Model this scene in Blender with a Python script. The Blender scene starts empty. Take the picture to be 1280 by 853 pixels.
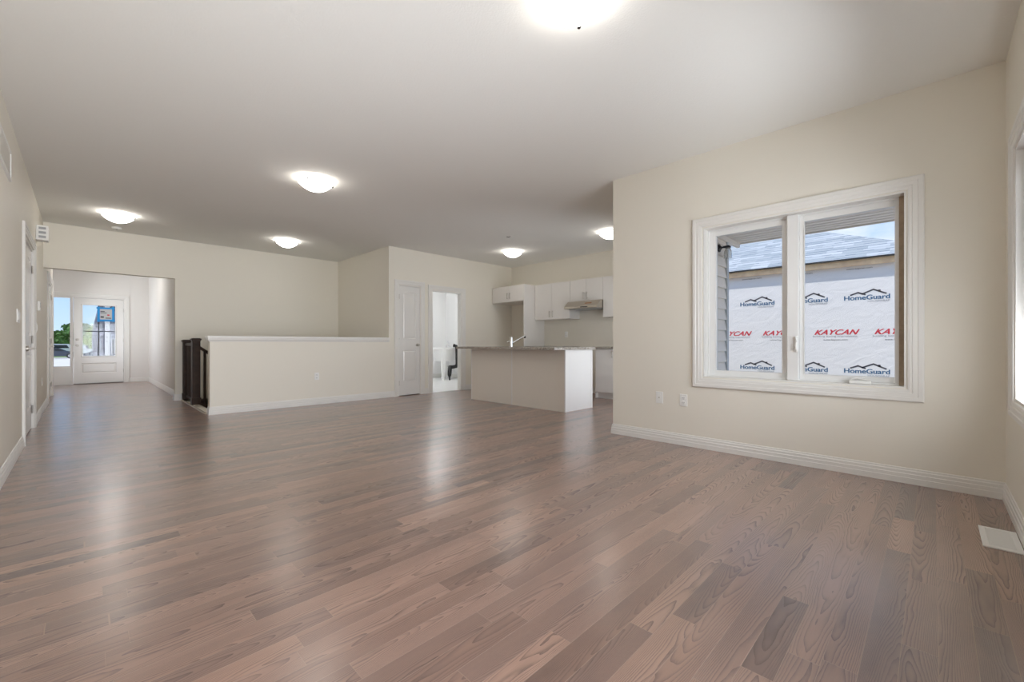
import bpy, bmesh, math, random
from mathutils import Vector, Matrix
random.seed(7)
S = bpy.context.scene
COL = S.collection
PI = math.pi

# ------------------------------------------------------------------ camera
cam = bpy.data.cameras.new('camera'); co = bpy.data.objects.new('camera', cam); COL.objects.link(co)
co.location = (0, 0, 0.975)
co.rotation_euler = (PI/2, 0, -math.radians(45.268))
cam.sensor_width = 36.0; cam.lens = 532.0/1280.0*36.0
cam.shift_y = 3.0/1280.0
cam.clip_start = 0.02; cam.clip_end = 600
S.camera = co

# ------------------------------------------------------------------ colour management
S.view_settings.view_transform = 'Standard'; S.view_settings.look = 'None'
S.view_settings.gamma = 1.0; S.view_settings.exposure = 0.16
S.view_settings.use_curve_mapping = False
S.cycles.max_bounces = 14; S.cycles.diffuse_bounces = 9; S.cycles.glossy_bounces = 5
S.cycles.transparent_max_bounces = 12; S.cycles.sample_clamp_indirect = 6.0
S.cycles.use_denoising = True
S.cycles.caustics_reflective = False; S.cycles.caustics_refractive = False

# ------------------------------------------------------------------ light levels
SKY = 1.03
SUN = 2.9
LAMP = 10.5
TILT = math.radians(7)
NEAR_DOOR_FILL = 64.0   # fill through an added, unseen patio door beside the camera
DOOR_LIGHT = 24.0
FOYER_FILL = 29.0      # fill through an added, unseen foyer side window
NEAR_LIGHT = 52.0       # daylight entering the window of the near wall
DOME_COL = (1.0, 0.96, 0.90)

# ------------------------------------------------------------------ world: blue sky with white clouds
w = bpy.data.worlds.new('sky'); S.world = w; w.use_nodes = True
nt = w.node_tree; nt.nodes.clear(); N = nt.nodes.new; L = nt.links.new
tc = N('ShaderNodeTexCoord'); mp = N('ShaderNodeMapping'); mp.inputs['Scale'].default_value = (1, 1, 2.2)
mp.inputs['Location'].default_value = (0.35, 0.1, 0.55)
L(tc.outputs['Generated'], mp.inputs['Vector'])
no = N('ShaderNodeTexNoise'); no.inputs['Scale'].default_value = 2.6; no.inputs['Detail'].default_value = 6
no.inputs['Roughness'].default_value = 0.55
L(mp.outputs[0], no.inputs['Vector'])
cr = N('ShaderNodeValToRGB'); cr.color_ramp.elements[0].position = 0.46; cr.color_ramp.elements[1].position = 0.62
L(no.outputs[0], cr.inputs[0])
sx = N('ShaderNodeSeparateXYZ'); L(tc.outputs['Generated'], sx.inputs[0])
gr = N('ShaderNodeValToRGB'); e = gr.color_ramp.elements
e[0].position = 0.0; e[0].color = (0.62, 0.80, 1.0, 1); e[1].position = 0.6; e[1].color = (0.16, 0.38, 0.88, 1)
m = e.new(0.14); m.color = (0.34, 0.59, 0.96, 1)
L(sx.outputs[2], gr.inputs[0])
mx = N('ShaderNodeMix'); mx.data_type = 'RGBA'
L(cr.outputs[0], mx.inputs[0]); L(gr.outputs[0], mx.inputs[6]); mx.inputs[7].default_value = (0.95, 0.96, 1.0, 1)
bg = N('ShaderNodeBackground'); bg.inputs[1].default_value = SKY
L(mx.outputs[2], bg.inputs[0]); wo = N('ShaderNodeOutputWorld'); L(bg.outputs[0], wo.inputs[0])

def add_light(name, typ, loc, energy, rot=(0, 0, 0), size=None, color=(1, 1, 1), angle=None):
    d = bpy.data.lights.new(name, typ); d.energy = energy; d.color = color
    if typ == 'AREA': d.shape = 'RECTANGLE'; d.size, d.size_y = size
    if angle is not None: d.angle = angle
    o = bpy.data.objects.new(name, d); COL.objects.link(o); o.location = loc; o.rotation_euler = rot
    return o
sun_dir = Vector((-0.42, 0.12, 0.90))
so = add_light('sun', 'SUN', (0, 0, 20), SUN, color=(1, 0.95, 0.88), angle=math.radians(1.0))
so.rotation_euler = (-sun_dir).to_track_quat('-Z', 'Y').to_euler()
# daylight at the kitchen patio door (faces the kitchen) and at the window in the near wall
add_light('daylight_patio_door', 'AREA', (5.45, 2.30, 1.05), DOOR_LIGHT, (PI/2, 0, 0), (1.6, 1.95), (0.90, 0.95, 1.0))
add_light('fill_near_door', 'AREA', (.76, -.70, 1.05), NEAR_DOOR_FILL, (PI/2+math.radians(4), 0, math.radians(6)), (1.7, 1.95), (0.93, 0.96, 1.0)).data.spread = math.radians(105)  # fill light at the added patio door, out of view
add_light('daylight_near_window', 'AREA', (2.74, -0.475, 1.36), NEAR_LIGHT, (PI/2+TILT, 0, 0), (1.62, 1.3), (0.92, 0.96, 1.0))

add_light('fill_foyer_window', 'AREA', (-1.05, 13.3, 1.5), FOYER_FILL, (PI/2, 0, -PI/2), (1.1, 1.3), (0.96, 0.98, 1.0))  # fill light at the added foyer side window, out of view

# ------------------------------------------------------------------ materials
MATS = {}
def principled(name, col, rough=0.5, metal=0.0, spec=None, bump=None, var=None, emit=None, coat=None):
    if name in MATS: return MATS[name]
    m = bpy.data.materials.new(name); m.use_nodes = True
    nt = m.node_tree; b = nt.nodes['Principled BSDF']
    b.inputs['Base Color'].default_value = (*col, 1); b.inputs['Roughness'].default_value = rough
    b.inputs['Metallic'].default_value = metal
    if spec is not None: b.inputs['Specular IOR Level'].default_value = spec
    if coat: b.inputs['Coat Weight'].default_value = coat
    if emit: b.inputs['Emission Color'].default_value = (*emit[0], 1); b.inputs['Emission Strength'].default_value = emit[1]
    if var or bump:
        tc = nt.nodes.new('ShaderNodeTexCoord')
        if var:   # (scale, amount)
            n = nt.nodes.new('ShaderNodeTexNoise'); n.inputs['Scale'].default_value = var[0]; n.inputs['Detail'].default_value = 4
            nt.links.new(tc.outputs['Object'], n.inputs['Vector'])
            r = nt.nodes.new('ShaderNodeValToRGB')
            r.color_ramp.elements[0].position = .3; r.color_ramp.elements[1].position = .7
            r.color_ramp.elements[0].color = (*[c*(1-var[1]) for c in col], 1)
            r.color_ramp.elements[1].color = (*[min(1, c*(1+var[1])) for c in col], 1)
            nt.links.new(n.outputs[0], r.inputs[0]); nt.links.new(r.outputs[0], b.inputs['Base Color'])
        if bump:  # (scale, strength, distance)
            n = nt.nodes.new('ShaderNodeTexNoise'); n.inputs['Scale'].default_value = bump[0]; n.inputs['Detail'].default_value = 2
            nt.links.new(tc.outputs['Object'], n.inputs['Vector'])
            bp = nt.nodes.new('ShaderNodeBump'); bp.inputs['Strength'].default_value = bump[1]; bp.inputs['Distance'].default_value = bump[2]
            nt.links.new(n.outputs[0], bp.inputs['Height']); nt.links.new(bp.outputs[0], b.inputs['Normal'])
    MATS[name] = m
    return m

class NB:     # small node-expression builder
    def __init__(s, nt): s.nt = nt
    def m(s, op, a, b=None, c=None):
        n = s.nt.nodes.new('ShaderNodeMath'); n.operation = op
        for i, v in enumerate((a, b, c)):
            if v is None: continue
            if isinstance(v, (int, float)): n.inputs[i].default_value = v
            else: s.nt.links.new(v, n.inputs[i])
        return n.outputs[0]
    def vec(s, x, y, z):
        n = s.nt.nodes.new('ShaderNodeCombineXYZ')
        for i, v in enumerate((x, y, z)):
            if isinstance(v, (int, float)): n.inputs[i].default_value = v
            else: s.nt.links.new(v, n.inputs[i])
        return n.outputs[0]
    def noise(s, v, scale, detail=2, rough=.5, dist=0):
        n = s.nt.nodes.new('ShaderNodeTexNoise'); n.inputs['Scale'].default_value = scale
        n.inputs['Detail'].default_value = detail; n.inputs['Roughness'].default_value = rough; n.inputs['Distortion'].default_value = dist
        s.nt.links.new(v, n.inputs['Vector']); return n.outputs[0]
    def white(s, v):
        n = s.nt.nodes.new('ShaderNodeTexWhiteNoise'); n.noise_dimensions = '3D'
        s.nt.links.new(v, n.inputs['Vector']); return n.outputs[0]
    def ramp(s, f, stops):
        n = s.nt.nodes.new('ShaderNodeValToRGB'); el = n.color_ramp.elements
        el[0].position, el[0].color = stops[0][0], (*stops[0][1], 1)
        el[1].position, el[1].color = stops[-1][0], (*stops[-1][1], 1)
        for p, c in stops[1:-1]: q = el.new(p); q.color = (*c, 1)
        s.nt.links.new(f, n.inputs[0]); return n.outputs[0]
    def mix(s, f, a, b, mode='MIX'):
        n = s.nt.nodes.new('ShaderNodeMix'); n.data_type = 'RGBA'; n.blend_type = mode
        if isinstance(f, (int, float)): n.inputs[0].default_value = f
        else: s.nt.links.new(f, n.inputs[0])
        for i, v in ((6, a), (7, b)):
            if isinstance(v, tuple): n.inputs[i].default_value = (*v, 1)
            else: s.nt.links.new(v, n.inputs[i])
        return n.outputs[2]
    def sep(s, v):
        n = s.nt.nodes.new('ShaderNodeSeparateXYZ'); s.nt.links.new(v, n.inputs[0]); return n.outputs
    def obj(s):
        return s.nt.nodes.new('ShaderNodeTexCoord').outputs['Object']
    def bump(s, h, strength, dist):
        n = s.nt.nodes.new('ShaderNodeBump'); n.inputs['Strength'].default_value = strength; n.inputs['Distance'].default_value = dist
        s.nt.links.new(h, n.inputs['Height']); return n.outputs[0]

def new_mat(name):
    m = bpy.data.materials.new(name); m.use_nodes = True
    return m, NB(m.node_tree), m.node_tree.nodes['Principled BSDF']

def floor_material():
    m, B, P = new_mat('hardwood_planks')
    x, y, z = B.sep(B.obj())
    W = 0.085
    yy = B.m('ADD', B.m('DIVIDE', y, W), 400.13)
    row = B.m('FLOOR', yy); fy = B.m('FRACT', yy)
    r = B.white(B.vec(row, 3.3, 1.7))
    xx = B.m('ADD', B.m('DIVIDE', x, 0.86), B.m('MULTIPLY', r, 17.0))
    xx = B.m('ADD', xx, B.m('MULTIPLY', B.m('SINE', B.m('ADD', B.m('MULTIPLY', xx, 2.3), B.m('MULTIPLY', row, 1.7))), 0.33))
    idx = B.m('FLOOR', xx); fx = B.m('FRACT', xx)
    rnd = B.white(B.vec(idx, row, 0.5)); rnd2 = B.white(B.vec(idx, row, 9.5)); rnd3 = B.white(B.vec(idx, row, 21.5))
    ey = B.m('MULTIPLY', B.m('MINIMUM', fy, B.m('SUBTRACT', 1.0, fy)), W)
    ex = B.m('MULTIPLY', B.m('MINIMUM', fx, B.m('SUBTRACT', 1.0, fx)), 0.86)
    edge = B.m('MINIMUM', ey, ex)
    gap = B.m('LESS_THAN', edge, 0.0008)
    # cathedral growth rings: nested arcs along each plank, centre line shifted at random
    wob = B.noise(B.vec(B.m('ADD', B.m('MULTIPLY', x, 1.9), B.m('MULTIPLY', rnd, 37.0)), B.m('ADD', B.m('MULTIPLY', y, 10.0), B.m('MULTIPLY', rnd2, 51.0)), B.m('MULTIPLY', rnd3, 20.0)), 1.0, 2.5, .5, .2)
    cen = B.m('MULTIPLY', B.m('SUBTRACT', rnd2, 0.5), 2.6)
    v = B.m('ADD', B.m('MULTIPLY', B.m('SUBTRACT', fy, 0.5), 2.0), cen)
    par = B.m('MULTIPLY', B.m('MULTIPLY', v, v), 0.75)
    sl = B.m('MULTIPLY', B.m('SUBTRACT', rnd, 0.5), 5.0)
    g = B.m('ADD', B.m('ADD', par, B.m('MULTIPLY', x, sl)), B.m('MULTIPLY', wob, 1.9))
    ring = B.m('FRACT', B.m('ADD', B.m('MULTIPLY', g, B.m('ADD', 3.0, B.m('MULTIPLY', rnd3, 3.5))), 100.0))
    ring = B.m('POWER', ring, 3.2)
    brk = B.noise(B.vec(B.m('MULTIPLY', x, 45.0), B.m('MULTIPLY', y, 420.0), row), 1.0, 2, .6)
    patch = B.noise(B.vec(B.m('MULTIPLY', x, 2.0), B.m('MULTIPLY', y, 14.0), B.m('MULTIPLY', rnd2, 9.0)), 1.0, 1, .5)
    ring = B.m('MULTIPLY', ring, B.m('MULTIPLY', B.m('ADD', 0.25, B.m('MULTIPLY', brk, 1.2)), B.m('ADD', 0.15, B.m('MULTIPLY', patch, 1.2))))
    fib = B.noise(B.vec(B.m('MULTIPLY', x, 9.0), B.m('MULTIPLY', y, 330.0), rnd), 1.0, 3, .6)
    cloud = B.noise(B.vec(B.m('MULTIPLY', x, 3.5), B.m('MULTIPLY', y, 13.0), B.m('MULTIPLY', rnd, 9.0)), 1.0, 3, .55)
    rp = B.white(B.vec(idx, row, 33.5))
    tone = B.m('ADD', B.m('MULTIPLY', rp, 0.62), B.m('MULTIPLY', cloud, 0.38))
    base = B.ramp(tone, [(0.12, (0.085, 0.046, 0.034)), (0.30, (0.210, 0.116, 0.083)), (0.60, (0.315, 0.182, 0.132)), (0.88, (0.43, 0.258, 0.187))])
    hue = B.mix(B.m('MULTIPLY', rnd, 0.30), base, (0.25, 0.165, 0.14))
    c1 = B.mix(B.m('MULTIPLY', B.m('SUBTRACT', fib, 0.30), 0.60), hue, (0.15, 0.084, 0.062))
    c2 = B.mix(B.m('MINIMUM', B.m('MULTIPLY', ring, 0.95), 0.85), c1, (0.045, 0.025, 0.020))
    c3 = B.mix(gap, c2, (0.33, 0.23, 0.18))
    B.nt.links.new(c3, P.inputs['Base Color'])
    P.inputs['Specular IOR Level'].default_value = 0.5
    P.inputs['Coat Weight'].default_value = 1.0; P.inputs['Coat Roughness'].default_value = 0.26; P.inputs['Coat IOR'].default_value = 2.0
    B.nt.links.new(B.m('ADD', B.m('ADD', 0.36, B.m('MULTIPLY', rp, 0.07)), B.m('ADD', B.m('MULTIPLY', ring, 0.3), B.m('MULTIPLY', gap, 0.5))), P.inputs['Roughness'])
    bev = B.m('MINIMUM', B.m('DIVIDE', edge, 0.0022), 1.0)
    hgt = B.m('SUBTRACT', bev, B.m('MULTIPLY', ring, 0.35))
    hgt = B.m('ADD', hgt, B.m('MULTIPLY', fib, 0.10))
    B.nt.links.new(B.bump(hgt, 0.55, 0.0012), P.inputs['Normal'])
    return m

def tile_material(name, sx_, sy_, col, line, ax=('x', 'y'), lw=0.004, rough=.3):
    m, B, P = new_mat(name)
    x, y, z = B.sep(B.obj()); q = dict(x=x, y=y, z=z)
    u = B.m('FRACT', B.m('ADD', B.m('DIVIDE', q[ax[0]], sx_), 50.0)); v = B.m('FRACT', B.m('ADD', B.m('DIVIDE', q[ax[1]], sy_), 50.0))
    eu = B.m('MULTIPLY', B.m('MINIMUM', u, B.m('SUBTRACT', 1., u)), sx_); ev = B.m('MULTIPLY', B.m('MINIMUM', v, B.m('SUBTRACT', 1., v)), sy_)
    g = B.m('LESS_THAN', B.m('MINIMUM', eu, ev), lw)
    B.nt.links.new(B.mix(g, col, line), P.inputs['Base Color']); P.inputs['Roughness'].default_value = rough
    return m

def stone_material():
    m, B, P = new_mat('stone_blocks')
    x, y, z = B.sep(B.obj())
    h = 0.24
    yy = B.m('ADD', B.m('DIVIDE', z, h), 30.3); row = B.m('FLOOR', yy); fy = B.m('FRACT', yy)
    xx = B.m('ADD', B.m('DIVIDE', B.m('ADD', x, y), 0.42), B.m('MULTIPLY', B.white(B.vec(row, 1.1, 2.2)), 5.0)); idx = B.m('FLOOR', xx); fx = B.m('FRACT', xx)
    rnd = B.white(B.vec(idx, row, 4.5))
    ed = B.m('MINIMUM', B.m('MULTIPLY', B.m('MINIMUM', fy, B.m('SUBTRACT', 1., fy)), h), B.m('MULTIPLY', B.m('MINIMUM', fx, B.m('SUBTRACT', 1., fx)), .42))
    nz = B.noise(B.obj(), 9.0, 4, .6)
    base = B.ramp(B.m('ADD', B.m('MULTIPLY', rnd, .7), B.m('MULTIPLY', nz, .3)), [(0.1, (.05, .055, .075)), (.5, (.15, .16, .20)), (.9, (.34, .35, .40))])
    g = B.m('LESS_THAN', ed, 0.009)
    B.nt.links.new(B.mix(g, base, (.36, .36, .38)), P.inputs['Base Color']); P.inputs['Roughness'].default_value = .9
    return m

def shingle_material():
    m, B, P = new_mat('grey_blue_shingles')
    x, y, z = B.sep(B.obj())
    h = 0.145
    yy = B.m('ADD', B.m('DIVIDE', x, h*0.894), 30.0); row = B.m('FLOOR', yy); fy = B.m('FRACT', yy)
    xx = B.m('ADD', B.m('DIVIDE', y, 0.30), B.m('MULTIPLY', B.white(B.vec(row, 1.1, 2.2)), 7.0)); idx = B.m('FLOOR', xx); fx = B.m('FRACT', xx)
    rnd = B.white(B.vec(idx, row, 4.5))
    tab = B.m('GREATER_THAN', B.white(B.vec(B.m('FLOOR', B.m('MULTIPLY', xx, 2.0)), row, 8.5)), 0.45)
    butt = B.m('LESS_THAN', fy, B.m('ADD', 0.08, B.m('MULTIPLY', tab, 0.14)))
    base = B.ramp(rnd, [(0.0, (.30, .345, .375)), (.5, (.39, .43, .46)), (1.0, (.48, .52, .55))])
    B.nt.links.new(B.mix(butt, base, (.16, .20, .24)), P.inputs['Base Color']); P.inputs['Roughness'].default_value = .9
    return m

def granite_material():
    m, B, P = new_mat('speckled_granite')
    o = B.obj()
    a = B.noise(o, 55.0, 3, .7); b = B.noise(o, 140.0, 2, .6)
    base = B.ramp(B.m('ADD', B.m('MULTIPLY', a, .6), B.m('MULTIPLY', b, .4)), [(.36, (.05, .045, .04)), (.46, (.22, .19, .16)), (.53, (.46, .42, .37)), (.62, (.66, .63, .58))])
    B.nt.links.new(base, P.inputs['Base Color']); P.inputs['Roughness'].default_value = .18
    return m

def wrap_material():
    m, B, P = new_mat('white_house_wrap')
    x, y, z = B.sep(B.obj())
    fold = B.noise(B.vec(x, B.m('ADD', B.m('MULTIPLY', y, 2.2), B.m('MULTIPLY', z, 1.5)), B.m('MULTIPLY', z, 3.0)), 2.0, 3, .5, .8)
    P.inputs['Base Color'].default_value = (.82, .82, .82, 1); P.inputs['Roughness'].default_value = .55
    B.nt.links.new(B.bump(fold, .35, .03), P.inputs['Normal'])
    return m

def glass_material(name='window_glass', tint=(1, 1, 1)):
    m = bpy.data.materials.new(name); m.use_nodes = True; nt = m.node_tree; nt.nodes.clear()
    t = nt.nodes.new('ShaderNodeBsdfTransparent'); t.inputs[0].default_value = (*tint, 1)
    g = nt.nodes.new('ShaderNodeBsdfGlossy'); g.inputs['Roughness'].default_value = .02
    f = nt.nodes.new('ShaderNodeFresnel'); f.inputs[0].default_value = 1.25
    x = nt.nodes.new('ShaderNodeMixShader'); o = nt.nodes.new('ShaderNodeOutputMaterial')
    nt.links.new(f.outputs[0], x.inputs[0]); nt.links.new(t.outputs[0], x.inputs[1]); nt.links.new(g.outputs[0], x.inputs[2]); nt.links.new(x.outputs[0], o.inputs[0])
    return m

WALLC = (0.815, 0.782, 0.70)
M_wall = principled('wall_paint', WALLC, .55, spec=.35, bump=(260, .05, .001))
M_foyer = principled('lit_foyer_paint', (0.82, .80, .775), .55, spec=.35)  # wall colour whitened to stand for the foyer's stronger light
M_ceil = principled('ceiling_stipple', (0.86, 0.86, 0.835), .9, spec=.1, bump=(95, .35, .004))
M_trim = principled('white_trim_paint', (0.80, .79, .76), .32)
M_door = principled('white_door_paint', (0.80, .79, .765), .22)
M_cab = principled('white_cabinet', (0.80, .78, .755), .28)
M_island = principled('greige_panel', (0.80, .75, .675), .35)
M_vinyl = principled('white_vinyl', (0.80, .80, .79), .3)
M_floor = floor_material()
M_tile = tile_material('laundry_tile', .33, .33, (.82, .82, .82), (.6, .6, .6))
M_stone = stone_material(); M_shingle = shingle_material(); M_granite = granite_material(); M_wrap = wrap_material()
M_glass = glass_material()
M_lampglass = principled('clear_lamp_glass', (.9, .9, .88), .05, spec=.5)
M_lampglass.node_tree.nodes['Principled BSDF'].inputs['Transmission Weight'].default_value = .9
M_black = principled('black_metal', (.012, .012, .014), .4, .6)
M_blackplastic = principled('black_rubber', (.012, .012, .013), .5)
M_nickel = principled('satin_nickel', (.55, .52, .48), .3, 1.0)
M_chrome = principled('chrome', (.85, .86, .88), .08, 1.0)
M_steel = principled('brushed_steel', (.62, .57, .50), .28, 1.0, bump=(60, .05, .001))
M_dark = principled('espresso_wood', (.034, .016, .009), .42, spec=.25, var=(14, .4))
M_plate = principled('white_plastic', (.86, .86, .84), .35)
M_slot = principled('dark_slot', (.05, .05, .05), .6)
M_grille = principled('grey_grille', (.42, .43, .44), .5)
M_tan = principled('tan_strip', (.34, .26, .18), .7, var=(30, .15))
M_shade = principled('grey_vinyl', (.45, .44, .42), .5)
M_fix = principled('fixture_white', (.85, .84, .82), .4)
M_dome = principled('lit_dome_glass', (.9, .88, .84), .25, emit=(DOME_COL, LAMP))
M_clip = principled('bronze_clip', (.05, .045, .04), .35, .8)
M_tub = principled('white_tub_plastic', (.85, .85, .85), .4)
M_siding = principled('cream_siding', (.84, .77, .68), .6)
M_soffit = principled('cream_soffit', (.80, .74, .66), .6)
M_metaltrim = principled('grey_corner_trim', (.50, .53, .55), .5)
M_lumber = principled('fresh_lumber', (.93, .64, .40), .75, var=(6, .18))
M_drip = principled('dark_drip_edge', (.03, .03, .03), .5)
M_blue = principled('print_blue', (.035, .13, .26), .6)
M_red = principled('print_red', (.66, .035, .06), .6)
M_char = principled('print_charcoal', (.06, .06, .075), .6)
M_grey = principled('print_grey', (.30, .31, .34), .6)
M_grass = principled('grass_ground', (.16, .24, .08), .95, var=(1.5, .3))
M_concrete = principled('pale_concrete', (.62, .61, .58), .9, var=(.8, .08))
M_leaf = principled('tree_leaves', (.12, .24, .06), .8, var=(3, .45))
M_leaf2 = principled('yellow_green_leaves', (.34, .42, .10), .8, var=(3, .35))
M_bark = principled('bark', (.10, .07, .05), .9)
M_carblue = principled('dark_blue_car_paint', (.02, .035, .07), .15, coat=1.0)
M_carwhite = principled('white_car_paint', (.8, .8, .82), .2, coat=1.0)
M_carglass = principled('car_glass', (.02, .025, .03), .05)
M_tyre = principled('tyre_rubber', (.015, .015, .015), .8)
M_rim = principled('alloy_wheel', (.6, .6, .62), .3, .9)
M_tape = principled('blue_painters_tape', (.01, .26, .62), .55)
M_extwhite = principled('exterior_white', (.82, .82, .82), .5)
M_paper = principled('notice_paper', (.50, .50, .50), .8)

# ------------------------------------------------------------------ mesh helpers
def link(name, bm, mat, parent=None, smooth=False):
    bmesh.ops.recalc_face_normals(bm, faces=bm.faces)
    me = bpy.data.meshes.new(name); bm.to_mesh(me); bm.free()
    me.materials.append(mat)
    if smooth:
        for p in me.polygons: p.use_smooth = True
        try: me.set_sharp_from_angle(angle=math.radians(38))
        except Exception: pass
    o = bpy.data.objects.new(name, me); COL.objects.link(o)
    if parent is not None: o.parent = parent
    return o
def box(bm, x0, x1, y0, y1, z0, z1, bev=0.0):
    x0, x1 = min(x0, x1), max(x0, x1); y0, y1 = min(y0, y1), max(y0, y1); z0, z1 = min(z0, z1), max(z0, z1)
    t = bmesh.new(); bmesh.ops.create_cube(t, size=1.0)
    for v in t.verts: v.co = Vector(((x0+x1)/2+v.co.x*(x1-x0), (y0+y1)/2+v.co.y*(y1-y0), (z0+z1)/2+v.co.z*(z1-z0)))
    if bev > 0:
        bmesh.ops.bevel(t, geom=list(t.edges), offset=min(bev, .45*min(x1-x0, y1-y0, z1-z0)), segments=2, affect='EDGES', profile=.6)
    merge(bm, t)
def merge(bm, t):
    mp = {}
    for v in t.verts: mp[v] = bm.verts.new(v.co)
    for f in t.faces:
        try: bm.faces.new([mp[v] for v in f.verts])
        except ValueError: pass
    t.free()
def B(*boxes, bev=0.0):
    bm = bmesh.new()
    for b in boxes: box(bm, *b[:6], bev=(b[6] if len(b) > 6 else bev))
    return bm
def FR(axis, c0, c1, u0, u1, z0, z1, wl, wr, wb, wt, bev=0.0):
    """rectangular frame of four butting pieces: depth c0..c1 along axis, opening rect u, z, piece widths left/right/bottom/top"""
    q = [(u0, u0+wl, z0, z1), (u1-wr, u1, z0, z1), (u0+wl, u1-wr, z0, z0+wb), (u0+wl, u1-wr, z1-wt, z1)]
    if wb <= 0: q.pop(2)
    return B(*[((c0, c1, a, b, c, d) if axis == 'x' else (a, b, c0, c1, c, d)) for a, b, c, d in q], bev=bev)
def lathe(bm, prof, c=(0, 0, 0), axis='z', seg=32):
    rings = []
    for r, h in prof:
        ring = []
        for i in range(seg):
            a = 2*PI*i/seg; p = (r*math.cos(a), r*math.sin(a), h)
            if axis == 'x': p = (p[2], p[0], p[1])
            if axis == 'y': p = (p[0], p[2], p[1])
            ring.append(bm.verts.new((c[0]+p[0], c[1]+p[1], c[2]+p[2])))
        rings.append(ring)
    for a, b in zip(rings, rings[1:]):
        for i in range(seg): bm.faces.new((a[i], a[(i+1) % seg], b[(i+1) % seg], b[i]))
    for ring, (r, h) in ((rings[0], prof[0]), (rings[-1], prof[-1])):
        if r > 1e-4: bm.faces.new(ring)
    bmesh.ops.remove_doubles(bm, verts=bm.verts, dist=1e-5)
def tube(bm, pts, r, seg=10):
    pts = [Vector(p) for p in pts]; rings = []
    up = None
    for i, p in enumerate(pts):
        d = (pts[min(i+1, len(pts)-1)]-pts[max(i-1, 0)]).normalized()
        if up is None: up = Vector((0, 0, 1)) if abs(d.z) < .9 else Vector((1, 0, 0))
        a = d.cross(up).normalized(); b = a.cross(d).normalized(); up = b
        rr = r[i] if isinstance(r, (list, tuple)) else r
        rings.append([bm.verts.new(p+a*rr*math.cos(2*PI*k/seg)+b*rr*math.sin(2*PI*k/seg)) for k in range(seg)])
    for a, b in zip(rings, rings[1:]):
        for k in range(seg): bm.faces.new((a[k], a[(k+1) % seg], b[(k+1) % seg], b[k]))
    bm.faces.new(rings[0]); bm.faces.new(rings[-1])
def prism(bm, pts, d):
    """pts: list of 3D points (planar polygon); d: extrusion vector"""
    d = Vector(d); a = [bm.verts.new(p) for p in pts]; b = [bm.verts.new(Vector(p)+d) for p in pts]
    bm.faces.new(a); bm.faces.new(b); n = len(a)
    for i in range(n): bm.faces.new((a[i], a[(i+1) % n], b[(i+1) % n], b[i]))
def sweep(bm, path, prof, normal, closed=False):
    """profile (a, b): a = in-plane offset to the left of travel, b = along the plane normal"""
    P = [Vector(p) for p in path]; n = Vector(normal).normalized(); m = len(P); rings = []
    for i in range(m):
        if closed or 0 < i < m-1:
            d0 = (P[i]-P[i-1]).normalized(); d1 = (P[(i+1) % m]-P[i]).normalized()
        elif i == 0: d0 = d1 = (P[1]-P[0]).normalized()
        else: d0 = d1 = (P[-1]-P[-2]).normalized()
        l0 = n.cross(d0); l1 = n.cross(d1); mi = (l0+l1).normalized(); mi = mi/max(.2, mi.dot(l0))
        rings.append([bm.verts.new(P[i]+mi*a+n*b) for a, b in prof])
    pairs = list(zip(rings, rings[1:])) + ([(rings[-1], rings[0])] if closed else [])
    k = len(prof)
    for r0, r1 in pairs:
        for j in range(k): bm.faces.new((r0[j], r0[(j+1) % k], r1[(j+1) % k], r1[j]))
    if not closed: bm.faces.new(rings[0]); bm.faces.new(rings[-1])
def wall(name, axis, c0, c1, u0, u1, z0, z1, holes=(), mat=None):
    """slab between axis=c0 and axis=c1 (other horizontal axis = u) with rectangular holes (ua, ub, za, zb)"""
    us = sorted({u0, u1, *[h[0] for h in holes], *[h[1] for h in holes]}); us = [u for u in us if u0 <= u <= u1]
    zs = sorted({z0, z1, *[h[2] for h in holes], *[h[3] for h in holes]}); zs = [z for z in zs if z0 <= z <= z1]
    solid = lambda i, j: 0 <= i < len(us)-1 and 0 <= j < len(zs)-1 and not any(h[0] <= (us[i]+us[i+1])/2 <= h[1] and h[2] <= (zs[j]+zs[j+1])/2 <= h[3] for h in holes)
    bm = bmesh.new()
    pt = lambda c, u, z: (c, u, z) if axis == 'x' else ((u, c, z) if axis == 'y' else (u, z, c))
    def q(*p): bm.faces.new([bm.verts.new(x) for x in p])
    for i in range(len(us)-1):
        for j in range(len(zs)-1):
            if not solid(i, j): continue
            a, b, c, d = us[i], us[i+1], zs[j], zs[j+1]
            for k in (c0, c1): q(pt(k, a, c), pt(k, b, c), pt(k, b, d), pt(k, a, d))
            if not solid(i-1, j): q(pt(c0, a, c), pt(c1, a, c), pt(c1, a, d), pt(c0, a, d))
            if not solid(i+1, j): q(pt(c0, b, c), pt(c1, b, c), pt(c1, b, d), pt(c0, b, d))
            if not solid(i, j-1): q(pt(c0, a, c), pt(c1, a, c), pt(c1, b, c), pt(c0, b, c))
            if not solid(i, j+1): q(pt(c0, a, d), pt(c1, a, d), pt(c1, b, d), pt(c0, b, d))
    bmesh.ops.remove_doubles(bm, verts=bm.verts, dist=1e-6)
    return struct(name, bm, mat or M_wall)
def struct(name, bm, mat, parent=None, smooth=False):
    o = link(name, bm, mat, parent, smooth)
    if parent is None: o['kind'] = 'structure'
    return o
def thing(name, label, cat, loc, group=None, kind=None, rotz=0):
    o = bpy.data.objects.new(name, None); COL.objects.link(o); o.location = loc; o.rotation_euler = (0, 0, rotz)
    o.empty_display_size = .1
    if kind: o['kind'] = kind
    if label: o['label'] = label; o['category'] = cat
    if group: o['group'] = group
    return o
def tag(o, label, cat, group=None):
    o['label'] = label; o['category'] = cat
    if group: o['group'] = group
    return o
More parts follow.
